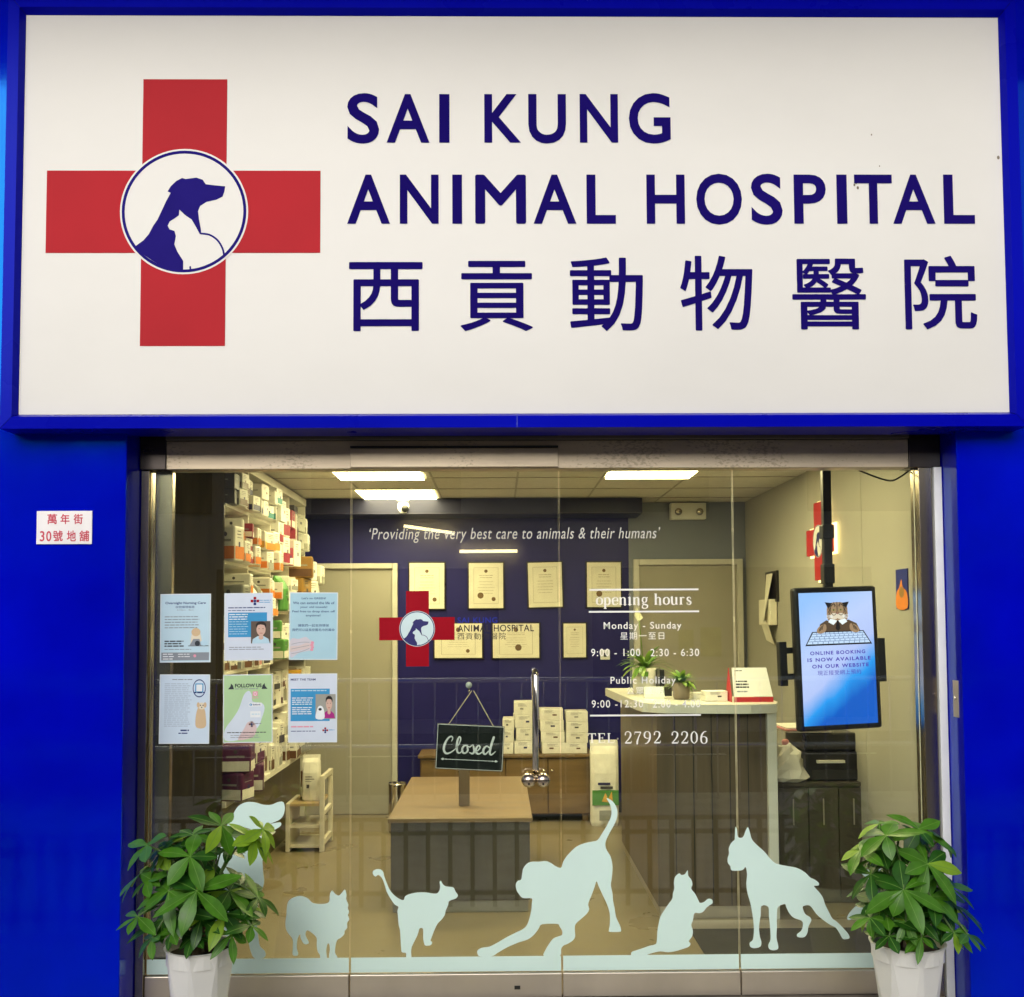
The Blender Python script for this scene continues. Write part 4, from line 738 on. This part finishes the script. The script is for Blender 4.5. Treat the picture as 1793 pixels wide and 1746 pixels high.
part('worktop', B(.905, 1.477, 1.76, 2.85, .72, .75, M_CTOP), dk)
CT = 1.1755
def strap_plant(name, label, x, y, z, pr, ph, potm, n, L, wl, seed, flower=False):
    r = random.Random(seed); t = thing(name, label, 'plant', (x, y, z))
    part('pot', MB().lathe([(pr * .8, 0), (pr * .95, .01), (pr, ph), (pr * .9, ph), (pr * .85, ph - .015)], (x, y, z), potm, 20), t)
    mb = MB()
    GM = [mat('leaf_lily', (.10, .22, .03), .4, trans=.2), mat('leaf_lily_light', (.22, .36, .06), .4, trans=.2)]
    for k in range(n):
        a = r.uniform(0, 6.28); el = r.uniform(.35, 1.3); l_ = L * r.uniform(.7, 1.1); P = Vector((x, y, z + ph - .01)); di = Vector((math.cos(a) * math.cos(el), math.sin(a) * math.cos(el), math.sin(el))); sd2 = Vector((-math.sin(a), math.cos(a), 0)); V = []
        for i in range(7):
            tt = i / 6; wq = wl * math.sin(math.pi * min(1, tt * .85 + .1)) ** .8 * (1 if i < 6 else .05); V += [P - sd2 * wq, P + Vector((0, 0, -.15 * wq)), P + sd2 * wq]; di = (di + Vector((0, 0, -.24))).normalized(); P = P + di * (l_ / 6)
        mb.add(V, [[3 * i + j, 3 * i + j + 1, 3 * i + j + 4, 3 * i + j + 3] for i in range(6) for j in (0, 1)], r.choice(GM), True)
    part('foliage', mb, t)
    if flower:
        f = MB().tube([(x - .01, y, z + ph), (x - .03, y - .02, z + ph + .2), (x - .04, y - .03, z + ph + .30)], .003, MATS['leaf_lily_light'], 6)
        f.add([(x - .045, y - .03, z + ph + .29), (x - .015, y - .04, z + ph + .315), (x - .055, y - .03, z + ph + .385), (x - .07, y - .04, z + ph + .33), (x - .04, y - .025, z + ph + .325)], [[0, 1, 4], [1, 2, 4], [2, 3, 4], [3, 0, 4]], mat('petal_white', (.8, .8, .6), .5))
        part('flower', f, t)
strap_plant('peace_lily', 'peace lily with a white flower in a cream pot on the desk', .93, 2.05, CT, .083, .165, mat('cream_pot', (.66, .62, .52), .4), 46, .22, .016, 3, True)
strap_plant('pot_plant', 'bushy green plant in a brown pot on the desk counter', 1.07, 1.55, CT, .05, .10, mat('taupe_pot', (.22, .17, .12), .5), 46, .13, .014, 5)
cal = thing('desk_calendar', 'white tent calendar with a red base on the desk counter', 'calendar', (1.38, 1.35, CT))
x0, x1, z0, z1 = box_at(1283, 1174, 1351, 1233, 1.34)
part('red_stand', MB().slab(Pl((x0 - .012, 0, CT), (0, -1, 0), (0, 0, 1)), [(-1.46, 0), (-1.31, 0), (-1.31, .03), (-1.38, .19)], .004, mat('red_card', (.45, .02, .03), .5)).box(x0, x1, 1.305, 1.312, CT + .0005, CT + .028, MATS['red_card']), cal)
pg = MB().add([(x0, 1.312, CT + .03), (x1, 1.312, CT + .03), (x1 - .02, 1.375, CT + .19), (x0 + .004, 1.375, CT + .19), (x0, 1.318, CT + .03), (x1, 1.318, CT + .03), (x1 - .02, 1.381, CT + .19), (x0 + .004, 1.381, CT + .19)], [[0, 1, 2, 3], [5, 4, 7, 6], [3, 2, 6, 7], [1, 5, 6, 2], [4, 0, 3, 7], [4, 5, 1, 0]], M_WHITE)
cpl = Pl((x0, 1.312, CT + .03), (x1 - x0 - .02, 0, 0), (0, .063, .16)); cpl.n = Vector((0, -.93, .36))
lines(pg, cpl, .08, .45, .5, 3, .1, .05, M_INK, .001); lines(pg, cpl, .1, .3, .88, 1, .1, .03, DKT, .001); lines(pg, cpl, .1, .45, .15, 1, .1, .05, GREYT, .001); part('pages', pg, cal)
for k, (a, b, y, s_) in enumerate([(1.14, 1.26, 1.62, 3), (1.24, 1.34, 1.5, -8), (1.17, 1.30, 1.42, 6)]):
    pack('box', 'white', 'white', (a + b) / 2, y, CT, b - a, .1, .035 + .012 * k, f"{['flat', 'tilted', 'front'][k]} small white carton lying on the desk between plant and calendar", 'cartons on the desk', face='y', tilt=s_, name='carton')
single('desk_monitor', MB().box(.99, 1.02, 1.85, 2.0, CT, CT + .16, M_BLACK, .003).box(1.0, 1.06, 1.82, 1.86, CT, CT + .055, M_BLACK, .003), 'small black terminal behind the brown pot on the desk', 'terminal')
single('card_holder', MB().box(.86, .98, 1.60, 1.64, CT, CT + .012, M_CLEAR).add([(.86, 1.6, CT + .0125), (.98, 1.6, CT + .0125), (.98, 1.63, CT + .07), (.86, 1.63, CT + .07)], [[0, 1, 2, 3]], M_CLEAR).box(.88, .96, 1.625, 1.635, CT + .0125, CT + .06, GC['brown']), 'clear card holder at the left end of the counter', 'holder')
single('floor_mat', B(1.0, 2.1, .35, 1.0, .0005, .012, mat('black_mat', (.012, .010, .008), .9, bump=.3, scale=60), .003), 'black door mat on the floor inside the right window', 'mat')
single('metal_strip', B(.9, 2.1, 1.002, 1.17, .0005, .006, M_STEEL), 'brushed metal floor strip in front of the reception desk', 'strip')

# right hand cabinet with office machines
rc = thing('low_cabinet', 'dark low cabinet right of the reception desk', 'cabinet', (1.88, 1.8, 0))
part('carcass', B(1.615, 2.145, 1.52, 2.1, .002, .67, M_GREYP, .002), rc); part('top', B(1.605, 2.147, 1.505, 2.11, .671, .692, M_GREYP, .002), rc)
for k in range(3): 
    d_ = part('door', B(1.62 + .176 * k, 1.79 + .176 * k, 1.505, 1.5195, .03, .66, M_GREYP, .002), rc); part('handle', B(1.70 + .176 * k, 1.706 + .176 * k, 1.495, 1.5045, .45, .6, M_STEEL), d_)
pr = thing('printer', 'black office printer on the low cabinet under the screen', 'printer', (1.98, 1.75, .693))
part('body', B(1.80, 2.13, 1.56, 2.0, .6925, .86, M_BLACK, .012), pr); part('lid', B(1.80, 2.13, 1.58, 2.0, .863, .97, mat('printer_lid', (.02, .02, .022), .3), .012), pr); part('paper_tray', B(1.86, 2.02, 1.53, 1.5595, .80, .815, GC['white']), pr)
part('panel', B(1.83, 2.1, 1.555, 1.5595, .70, .76, mat('printer_panel', (.03, .03, .03), .25), .001), pr)
single('paper_pile', MB().box(1.70, 1.96, 1.58, 1.85, .9715, .985, GC['white'], .002).box(1.68, 1.93, 1.56, 1.83, .9855, .995, GC['pink'], .002).box(1.69, 1.95, 1.57, 1.86, .9955, 1.004, GC['white'], .002), 'loose pile of papers on top of the black printer', 'papers')
mbg = MB(); r = random.Random(4); prof = [(.0, .075), (.03, .10), (.08, .105), (.13, .085), (.17, .06), (.20, .05), (.215, .02)]; V = []; n = 11
for z, q in prof: V += [(1.70 + q * math.cos(6.283 * k / n) * (1 + r.uniform(-.3, .3)), 1.56 + q * .7 * math.sin(6.283 * k / n) * (1 + r.uniform(-.3, .3)), .693 + z + r.uniform(-.015, .015) * (z > 0)) for k in range(n)]
mbg.add(V, [[i * n + k, i * n + (k + 1) % n, (i + 1) * n + (k + 1) % n, (i + 1) * n + k] for i in range(len(prof) - 1) for k in range(n)], GC['white'])
mbg.lathe([(.02, .205), (.022, .235), (.012, .245)], (1.68, 1.56, .693), GC['pink'], 12)
single('plastic_bag', mbg, 'crumpled white plastic bag with a pink cap on the low cabinet', 'bag')
ch = thing('office_chair', 'black chair back between the desk and the low cabinet', 'chair', (1.57, 2.2, 0))
part('backrest', B(1.54, 1.62, 2.15, 2.5, .62, 1.0, M_BLACK, .02), ch); part('seat', B(1.16, 1.535, 2.13, 2.5, .43, .5, M_BLACK, .02), ch); part('leg', MB().tube([(1.36, 2.32, .04), (1.36, 2.32, .429)], .02, M_CHROME, 10), ch); part('base', MB().tube([(1.12, 2.32, .03), (1.6, 2.32, .03)], .018, M_BLACK, 8).tube([(1.36, 2.1, .03), (1.36, 2.55, .03)], .018, M_BLACK, 8), ch)

# things on the right wall
def wallp(y, z): return Pl((XR - .004, y, z), (0, -1, 0), (0, 0, 1))
XR -= .05
ya, zt = WX(1427, 885, XR); yb_, zb = WX(1463, 1015, XR); cy, czz = (ya + yb_) / 2 - .02, (zt + zb) / 2
wc = thing('backlit_cross', 'backlit red cross sign with emblem on the right wall', 'sign', (XR, cy, czz))
q = Pl((XR - .03, cy, czz), (0, -1, 0), (0, 0, 1)); s3, l3 = .085, .25
part('cross', MB().slab(q, [(-s3, -l3), (s3, -l3), (s3, -s3), (l3, -s3), (l3, s3), (s3, s3), (s3, l3), (-s3, l3), (-s3, s3), (-l3, s3), (-l3, -s3), (-s3, -s3)], .02, mat('cross_red', (.45, .015, .02), .4)), wc)
em = MB(); emblem(em, Pl((XR - .05, cy, czz), (0, -1, 0), (0, 0, 1)), 0, 0, .105, M_DN, M_WHITE); part('emblem', em, wc)
q2 = Pl((XR - .012, cy, czz), (0, -1, 0), (0, 0, 1)); s4, l4 = s3 + .012, l3 + .012
part('glow', MB().slab(q2, [(-s4, -l4), (s4, -l4), (s4, -s4), (l4, -s4), (l4, s4), (s4, s4), (s4, l4), (-s4, l4), (-s4, s4), (-l4, s4), (-l4, -s4), (-s4, -s4)], .01, mat('cross_glow', (.9, .8, .5), .5, emit=(1, .72, .3), estr=3)), wc)
XR += .05
fh = thing('leaflet_holder', 'wall rack of hanging leaflets beside the right back door', 'rack', (XR, 3.6, 1.5))
part('frame', MB().box(XR - .02, XR - .001, 3.35, 3.68, 1.78, 2.02, M_CF, .002), fh)
part('leaflet', MB().add([(XR - .022, 3.64, 2.0), (XR - .03, 3.42, 2.0), (XR - .10, 3.45, 1.62), (XR - .03, 3.66, 1.66)], [[0, 1, 2, 3]], M_CP), fh)
part('leaflet', MB().box(XR - .06, XR - .005, 3.40, 3.74, 1.60, 1.80, M_CP, .004), fh)
part('leaflet', MB().add([(XR - .05, 3.70, 1.60), (XR - .07, 3.42, 1.60), (XR - .02, 3.44, 1.45), (XR - .02, 3.68, 1.48)], [[0, 1, 2, 3]], M_CP), fh)
XR -= .05
y0_, z0_ = WX(1592, 1066, XR); y1_, z1_ = WX(1570, 998, XR)
pt = thing('wall_poster', 'small blue and orange dog poster on the right wall by the window', 'poster', (XR, (y0_ + y1_) / 2, z0_))
part('sheet', B(XR - .006, XR - .001, min(y0_, y1_), max(y0_, y1_), z0_, z1_, C_('poster_deep_blue', .02, .03, .20)), pt)
pl = Pl((XR - .006, max(y0_, y1_), z0_), (0, min(y0_, y1_) - max(y0_, y1_), 0), (0, 0, z1_ - z0_)); pl.n = Vector((-1, 0, 0))
part('print', MB().poly(pl, smooth([(.05, .02), (.05, .4), (.3, .55), (.5, .75), (.6, .55), (.95, .4), (.95, .02)], 3), GC['orange'], .0008).disc(pl, .5, .42, .22, GC['gold'], .0012, 16, .14), pt)

# information screen on a ceiling pole
DSP = Vector((1.685, .60, 1.445))
ds = thing('information_screen', 'tilted portrait screen showing a cat at a keyboard, hung in the right window', 'screen', DSP, rot=(R_(0), R_(-1.6), R_(9)))
sw2, sh2 = .222, .355
part('casing', MB().box(-sw2, sw2, 0, .05, -sh2, sh2, M_BLACK, .014), ds, True)
GRAD = bpy.data.materials.new('screen_picture'); GRAD.use_nodes = True
n = GRAD.node_tree.nodes; l = GRAD.node_tree.links; b = n['Principled BSDF']; b.inputs['Base Color'].default_value = (.01, .01, .01, 1); b.inputs['Roughness'].default_value = .25
tc = n.new('ShaderNodeTexCoord'); sx = n.new('ShaderNodeSeparateXYZ'); l.new(tc.outputs['Generated'], sx.inputs[0])
no = n.new('ShaderNodeTexNoise'); no.inputs['Scale'].default_value = 2; l.new(tc.outputs['Generated'], no.inputs[0])
ad = n.new('ShaderNodeMath'); ad.operation = 'MULTIPLY_ADD'; ad.inputs[1].default_value = -.5; l.new(sx.outputs[0], ad.inputs[0]); l.new(sx.outputs[2], ad.inputs[2])
cr_ = n.new('ShaderNodeValToRGB'); e = cr_.color_ramp.elements; e[0].position = -.0; e[0].color = (.005, .10, .55, 1); e[1].position = 1; e[1].color = (.30, .50, .95, 1)
for p_, c_ in ((.12, (.02, .3, .85, 1)), (.3, (.45, .52, .92, 1)), (.55, (.50, .58, .95, 1))): k = e.new(p_); k.color = c_
ad2 = n.new('ShaderNodeMath'); ad2.operation = 'MULTIPLY_ADD'; ad2.inputs[1].default_value = .25; l.new(no.outputs[0], ad2.inputs[0]); l.new(ad.outputs[0], ad2.inputs[2]); l.new(ad2.outputs[0], cr_.inputs[0])
l.new(cr_.outputs[0], b.inputs['Emission Color']); b.inputs['Emission Strength'].default_value = 1.0
def EM(nm, c, s=1.0): return mat('screen_' + nm, (.01, .01, .01), .25, var=0, emit=c, estr=s)
gx, gz = .196, .328
part('display', MB().box(-gx, gx, -.0015, -.0004, -gz, gz, GRAD), ds, True)
sp = Pl((-gx, -.0015, -gz), (2 * gx, 0, 0), (0, 0, 2 * gz)); sp.n = Vector((0, -1, 0)); sm_ = MB()
E_D, E_B, E_T, E_S, E_P, E_K = EM('dark', (.012, .010, .01)), EM('brown', (.10, .06, .035)), EM('tan', (.36, .22, .13)), EM('cream', (.75, .62, .5)), EM('purple', (.07, .04, .42)), EM('key', (.55, .68, .95))
# tabby cat in a collar and tie at a keyboard
sm_.poly(sp, [(.25, .70), (.27, .76), (.36, .79), (.46, .77), (.55, .77), (.66, .79), (.77, .76), (.82, .70)], E_B, .0006)
sm_.poly(sp, smooth([(.385, .79), (.37, .85), (.385, .90), (.45, .922), (.575, .922), (.64, .90), (.655, .85), (.64, .79), (.513, .768)], 3), E_T, .0009)
for s_ in (-1, 1):
    f = lambda a: .513 + s_ * a
    sm_.poly(sp, [(f(.06), .918), (f(.125), .88), (f(.165), .926)], E_D, .0011)
    sm_.ring(sp, f(.048), .868, .040, .045, E_D, .0016, 24); sm_.disc(sp, f(.048), .866, .026, EM('eye', (.30, .26, .08)), .0014, 12, .007); sm_.disc(sp, f(.048), .866, .007, E_D, .0015, 10, .0065); sm_.disc(sp, f(.045), .818, .055, E_S, .0013, 16, .024)
    for k in range(3): sm_.stroke(sp, [(f(.07), .822 - .006 * k), (f(.15), .828 - .012 * k)], .003, EM('white', (.85, .88, .95)), .0017)
    for k in range(3): sm_.stroke(sp, [(f(.06 + .02 * k), .905 - .012 * k), (f(.10), .892 - .02 * k), (f(.125), .870 - .025 * k)], .007, E_D, .0012)
    sm_.poly(sp, [(f(.005), .785), (f(.1), .80), (f(.13), .775), (f(.06), .752)], EM('white', (.85, .88, .95)), .0013)
    sm_.poly(sp, smooth([(f(.17), .76), (f(.25), .745), (f(.29), .715), (f(.27), .692), (f(.20), .695), (f(.16), .72)], 3), E_T, .0016)
    for k in range(3): sm_.stroke(sp, [(f(.2 + .02 * k), .755 - .01 * k), (f(.22 + .02 * k), .72 - .006 * k)], .008, E_D, .0018)
sm_.poly(sp, [(.495, .845), (.531, .845), (.513, .832)], EM('nose', (.3, .1, .08)), .0016); sm_.poly(sp, [(.5, .785), (.526, .785), (.545, .725), (.513, .705), (.48, .725)], E_D, .0015)
for k in range(3): sm_.stroke(sp, [(.47 + .043 * k, .922), (.478 + .035 * k, .893)], .009, E_D, .0012)
sm_.poly(sp, [(.06, .60), (.97, .60), (.86, .705), (.16, .705)], E_D, .001); sm_.poly(sp, [(.085, .612), (.945, .612), (.85, .698), (.172, .698)], E_K, .0012)
for k in range(1, 5): sm_.rect(sp, .09 + .018 * k, .94 - .018 * k, .611 + .0185 * k, .6145 + .0185 * k, EM('gap', (.10, .14, .35)), .0014)
for rr_ in range(5):
    for k in range(1, 12):
        a, c = .09 + .018 * rr_, .94 - .018 * rr_; u = a + (c - a) * (k + .25 * (rr_ % 2)) / 12; sm_.rect(sp, u - .004, u + .004, .613 + .0175 * rr_, .628 + .0175 * rr_, MATS['screen_gap'], .0014)
part('picture', sm_, ds, True)
sm_ = MB()
for t, a, b_, v in [('ONLINE BOOKING', .12, .87, .530), ('IS NOW AVAILABLE', .08, .94, .480), ('ON OUR WEBSITE', .14, .91, .430)]: sm_.text(sp, t, a, b_, v, v + .028, E_P, .0008, bold=.03, space=1.25)
sm_.text(sp, '現正接受網上預約', .21, .80, .376, .412, E_P, .0008, space=1.1)
part('lettering', sm_, ds, True)
part('bracket', MB().box(-.27, .27, .055, .085, -.10, -.07, M_BLACK).box(-.27, .27, .055, .085, .03, .06, M_BLACK).box(-.285, -.245, .05, .09, -.13, .09, M_BLACK, .004).box(.245, .285, .05, .09, -.13, .09, M_BLACK, .004), ds, True)
pole_x = W(1447, 900, .72)[0]
part('pole', MB().box(pole_x - .022, pole_x + .022, .70, .74, 1.3, ZC - .006, M_BLACK, .004).box(pole_x - .03, pole_x + .03, .69, .75, 2.05, 2.12, M_BLACK, .004).box(pole_x - .028, pole_x + .028, .69, .75, 1.82, 1.92, M_BLACK, .004), ds)
ds.children[-1].matrix_parent_inverse = (Matrix.Translation(DSP) @ ds.rotation_euler.to_matrix().to_4x4()).inverted()
# cable and tag in the top right corner
cbl = [(*W(a, b_, .06), .06) for a, b_ in [(1500, 822), (1530, 834), (1558, 842), (1575, 836), (1592, 824)]]
single('black_cable', MB().tube(smooth([(x, y, z) for x, z, y in cbl], 4, False), .004, M_BLACK, 8), 'loose black cable hanging in the top right corner of the window', 'cable')

# ================================================================== potted money trees outside
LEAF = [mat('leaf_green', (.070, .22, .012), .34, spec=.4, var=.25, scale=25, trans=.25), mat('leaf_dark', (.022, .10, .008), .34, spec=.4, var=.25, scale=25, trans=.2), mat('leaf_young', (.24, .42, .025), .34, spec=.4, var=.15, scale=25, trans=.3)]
M_RIB = mat('leaf_rib', (.16, .32, .06), .5, spec=.2)
M_BARK = mat('plant_bark', (.10, .065, .035), .8, var=.3, scale=30, bump=.3)
M_POT = mat('white_planter', (.76, .76, .73), .4, var=.03, spec=.4)
def leaflet(mb, base, d, up, L, wd, m, droop):
    d = d.normalized(); side = d.cross(up).normalized(); nrm = side.cross(d).normalized(); V = []; P = base.copy(); n = 7; dd = d.copy()
    ws = [.10, .42, .78, 1, .92, .60, .04]
    for i in range(n):
        q = wd / 2 * ws[i]; V += [P - side * q + nrm * q * .16, P, P + side * q + nrm * q * .16]
        dd = (dd - nrm * droop).normalized(); P = P + dd * (L / (n - 1))
    mb.add(V, [[3 * i + j, 3 * i + j + 1, 3 * i + j + 4, 3 * i + j + 3] for i in range(n - 1) for j in (0, 1)], m, True)
    mb.add([V[3 * i + 1] + nrm * .0012 + side * s_ * (.0009 if i < n - 1 else 0) for i in range(n) for s_ in (-1, 1)], [[2 * i, 2 * i + 1, 2 * i + 3, 2 * i + 2] for i in range(n - 1)], M_RIB)
def money_tree(label, pxc, rim, heads, seed, yc=-.45):
    r = random.Random(seed); xa, xb = W(rim[0], rim[2], yc)[0], W(rim[1], rim[2], yc)[0]; R = (xb - xa) / 2; cx = (xa + xb) / 2; zr = W(pxc, rim[2], yc)[1]
    t = thing('potted_money_tree', label, 'plant', (cx, yc, 0), 'white planters either side of the entrance')
    n = 7; pm = MB(); r0 = R * .62; V = []                     # faceted planter: tall triangles between two offset rings
    lev = [(0, r0, 0), (zr * .62, R * .90, 0), (zr * .97, R, 1), (zr, R * 1.01, 1)]
    n = 8; zt_ = zr * .985
    bot = [(cx + r0 * math.cos(6.28319 * (k + .5) / n), yc + r0 * math.sin(6.28319 * (k + .5) / n), 0) for k in range(n)]
    tpg = [(cx + R * math.cos(6.28319 * k / n), yc + R * math.sin(6.28319 * k / n), zt_) for k in range(n)]
    S = n * 4; topr = [(cx + R * math.cos(6.28319 * k / S), yc + R * math.sin(6.28319 * k / S), zr) for k in range(S)]; topi = [(cx + R * .93 * math.cos(6.28319 * k / S), yc + R * .93 * math.sin(6.28319 * k / S), zr) for k in range(S)]; ini = [(a, b_, zr - .06) for a, b_, c in topi]
    pm.add(bot, [list(range(n))[::-1]], M_POT)
    pm.add(bot + tpg, [[k, n + (k + 1) % n, n + k] for k in range(n)] + [[k, (k + 1) % n, n + (k + 1) % n] for k in range(n)], M_POT)
    Fc = []
    for k in range(n):
        c = lambda i_: n + (i_ % S)
        Fc.append([k, (k + 1) % n, c(4 * k + 2)]); Fc += [[k, c(4 * k + 1), c(4 * k)], [k, c(4 * k + 2), c(4 * k + 1)], [(k + 1) % n, c(4 * k + 3), c(4 * k + 2)], [(k + 1) % n, c(4 * k + 4), c(4 * k + 3)]]
    pm.add(tpg + topr, Fc, M_POT)
    pm.add(topr + topi + ini, [[k, (k + 1) % S, S + (k + 1) % S, S + k] for k in range(S)] + [[S + k, S + (k + 1) % S, 2 * S + (k + 1) % S, 2 * S + k] for k in range(S)], M_POT)
    part('pot', pm, t)
    part('soil', MB().lathe([(R * .92, 0), (R * .9, .004)], (cx, yc, zr - .035), mat('potting_soil', (.03, .02, .012), .95, var=.4, scale=40, bump=.5), 24), t)
    tops = []; tk = MB()
    for k in range(3):
        a = 2.1 * k + .4; hh = r.uniform(.10, .2); pts = [(cx + .035 * math.cos(a), yc + .035 * math.sin(a), zr - .03), (cx + .02 * math.cos(a + 1.2), yc + .02 * math.sin(a + 1.2), zr + hh * .5), (cx + .04 * math.cos(a + 2), yc + .04 * math.sin(a + 2), zr + hh)]
        tk.tube(smooth(pts, 4, False), [.016, .0158, .0155, .015, .0148, .0145, .014, .0135, .013], M_BARK, 10); tops.append(Vector(pts[-1]))
    part('trunk', tk, t)
    fo = MB(); st_ = MB()
    allh = [(W(a, b_, yc + dy), dy, s_, yg) for a, b_, dy, s_, yg in heads]
    hs_ = [(Vector((p[0], yc + dy, p[1])), s_, yg) for p, dy, s_, yg in allh]
    zm = max(h[0].z for h in hs_); wx = max(abs(h[0].x - cx) for h in hs_)
    for k in range(26):                                       # inner and rear leaves fill the crown
        a = r.uniform(0, 6.28); q = wx * .85 * math.sqrt(r.random()); z = zr + .06 + (zm - zr - .10) * r.random()
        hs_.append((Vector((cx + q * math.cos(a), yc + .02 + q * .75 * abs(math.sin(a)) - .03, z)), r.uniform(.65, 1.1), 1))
    for k in range(7): hs_.append((Vector((cx + wx * .9 * (k - 3) / 3, yc - R * r.uniform(.5, 1.0), zr + r.uniform(.05, .14))), r.uniform(.6, .85), r.choice((0, 1))))
    for P, s_, yg in hs_:
        b0 = min(tops, key=lambda q: (q - P).length); mid = (b0 + P) / 2 + Vector((0, 0, .04 + .03 * r.random()))
        st_.tube(smooth([b0, mid, P], 4, False), [.004] * 8 + [.0026], mat('petiole', (.09, .16, .04), .5), 6, False)
        out = Vector((P.x - cx, P.y - yc, 0)); out = out * 1.2 + Vector((r.uniform(-.2, .2), -.42, .25 + .35 * r.random())) * .25; axis = (out.normalized() * .75 + Vector((0, 0, 1)) * r.uniform(.35, .9)).normalized()
        u = axis.cross(Vector((0, 1, .2))).normalized(); v = axis.cross(u).normalized(); nl = r.choice((5, 6, 6, 7)); a0 = r.uniform(0, 6.28); L0 = .138 * s_ * r.uniform(.9, 1.12)
        for k in range(nl):
            a = a0 + 6.2832 * k / nl + r.uniform(-.12, .12); d = (u * math.cos(a) + v * math.sin(a)) + axis * r.uniform(-.25, .35) + Vector((0, 0, -.12))
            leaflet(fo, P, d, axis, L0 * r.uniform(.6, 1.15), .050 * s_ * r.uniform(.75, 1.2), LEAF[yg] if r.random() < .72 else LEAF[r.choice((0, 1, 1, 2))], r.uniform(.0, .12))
    part('stems', st_, t); part('foliage', fo, t)
    return t
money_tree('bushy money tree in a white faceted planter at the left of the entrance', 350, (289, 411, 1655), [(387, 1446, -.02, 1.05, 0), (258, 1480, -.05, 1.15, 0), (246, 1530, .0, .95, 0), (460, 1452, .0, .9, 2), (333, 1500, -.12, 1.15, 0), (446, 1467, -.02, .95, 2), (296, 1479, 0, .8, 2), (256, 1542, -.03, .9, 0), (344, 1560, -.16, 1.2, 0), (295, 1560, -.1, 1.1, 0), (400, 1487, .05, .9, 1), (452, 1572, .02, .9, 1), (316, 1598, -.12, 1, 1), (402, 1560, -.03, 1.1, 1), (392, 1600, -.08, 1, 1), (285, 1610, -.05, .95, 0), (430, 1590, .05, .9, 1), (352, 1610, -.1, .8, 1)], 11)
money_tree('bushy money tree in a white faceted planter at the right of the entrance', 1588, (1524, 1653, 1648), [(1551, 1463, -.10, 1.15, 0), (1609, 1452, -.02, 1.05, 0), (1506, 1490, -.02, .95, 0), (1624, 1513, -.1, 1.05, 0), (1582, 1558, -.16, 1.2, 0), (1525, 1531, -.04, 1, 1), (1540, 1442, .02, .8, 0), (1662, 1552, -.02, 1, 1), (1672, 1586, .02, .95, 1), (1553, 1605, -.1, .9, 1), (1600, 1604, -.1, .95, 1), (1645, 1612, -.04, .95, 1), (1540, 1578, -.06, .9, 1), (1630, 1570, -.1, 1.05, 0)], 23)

# ================================================================== across the pavement and the street (seen only mirrored in the glass)
M_RAIL = mat('railing_paint', (.05, .055, .055), .5); M_PRAIL = mat('pale_rail', (.85, .85, .82), .12, .9)
rl = thing('pavement_railing', 'dark steel railing with pale rails along the kerb behind the viewer', 'railing', (0, -5.0, 0))
for z in (1.10, .495): part('rail', MB().tube([(-9, -5.0, z), (9, -5.0, z)], .024, M_PRAIL, 14), rl)
for k in range(81): part('bar', B(-8.0 + .2 * k, -7.985 + .2 * k, -5.01, -4.995, .0, 1.08, M_PRAIL), rl)
lr = thing('low_railing', 'knee high dark railing on the pavement in front of the shop', 'railing', (0, -1.5, 0))
for z in (.08, .42, .5): part('rail', B(-3.4, 3.4, -1.515, -1.485, z - .012, z + .012, M_RAIL), lr)
for k in range(53): part('bar', B(-3.37 + .128 * k, -3.345 + .128 * k, -1.51, -1.49, 0, .488, M_RAIL), lr)
ob = thing('opposite_building', 'pale building with dark shopfronts across the street behind the viewer', 'building', (0, -12, 0))
part('wall', B(-26, 26, -15, -12, -.13, 5, mat('render_pale', (.40, .38, .35), .8, var=.15, scale=1)), ob)
for k in range(12): part('window', B(-23 + 4 * k, -20.6 + 4 * k, -11.99, -11.95, 3.4, 4.6, mat('dark_window', (.03, .035, .04), .15)), ob)
for k in range(8): part('shopfront', B(-22.5 + 6 * k, -18 + 6 * k, -11.99, -11.94, .1, 2.5, mat('shop_shutter', (.05, .05, .05), .5)), ob)
M_TUBE = mat('tube_lamp', (.9, .9, .8), .4, emit=(1, .82, .4), estr=14)
for nm, a, b_ in [('level', (-.62, 2.77), (.30, 2.77)), ('tilted', (-1.51, 3.18), (-.70, 3.06))]:
    t = thing('tube_light', nm + ' glowing warm tube light on the building across the street', 'light', (a[0], -11.9, a[1]), 'tube lights across the street')
    part('tube', MB().tube([(a[0], -11.88, a[1]), (b_[0], -11.88, b_[1])], .025, M_TUBE, 10), t); part('bracket', MB().tube([((a[0] + b_[0]) / 2, -11.998, (a[1] + b_[1]) / 2), ((a[0] + b_[0]) / 2, -11.91, (a[1] + b_[1]) / 2)], .015, M_RAIL, 8), t)
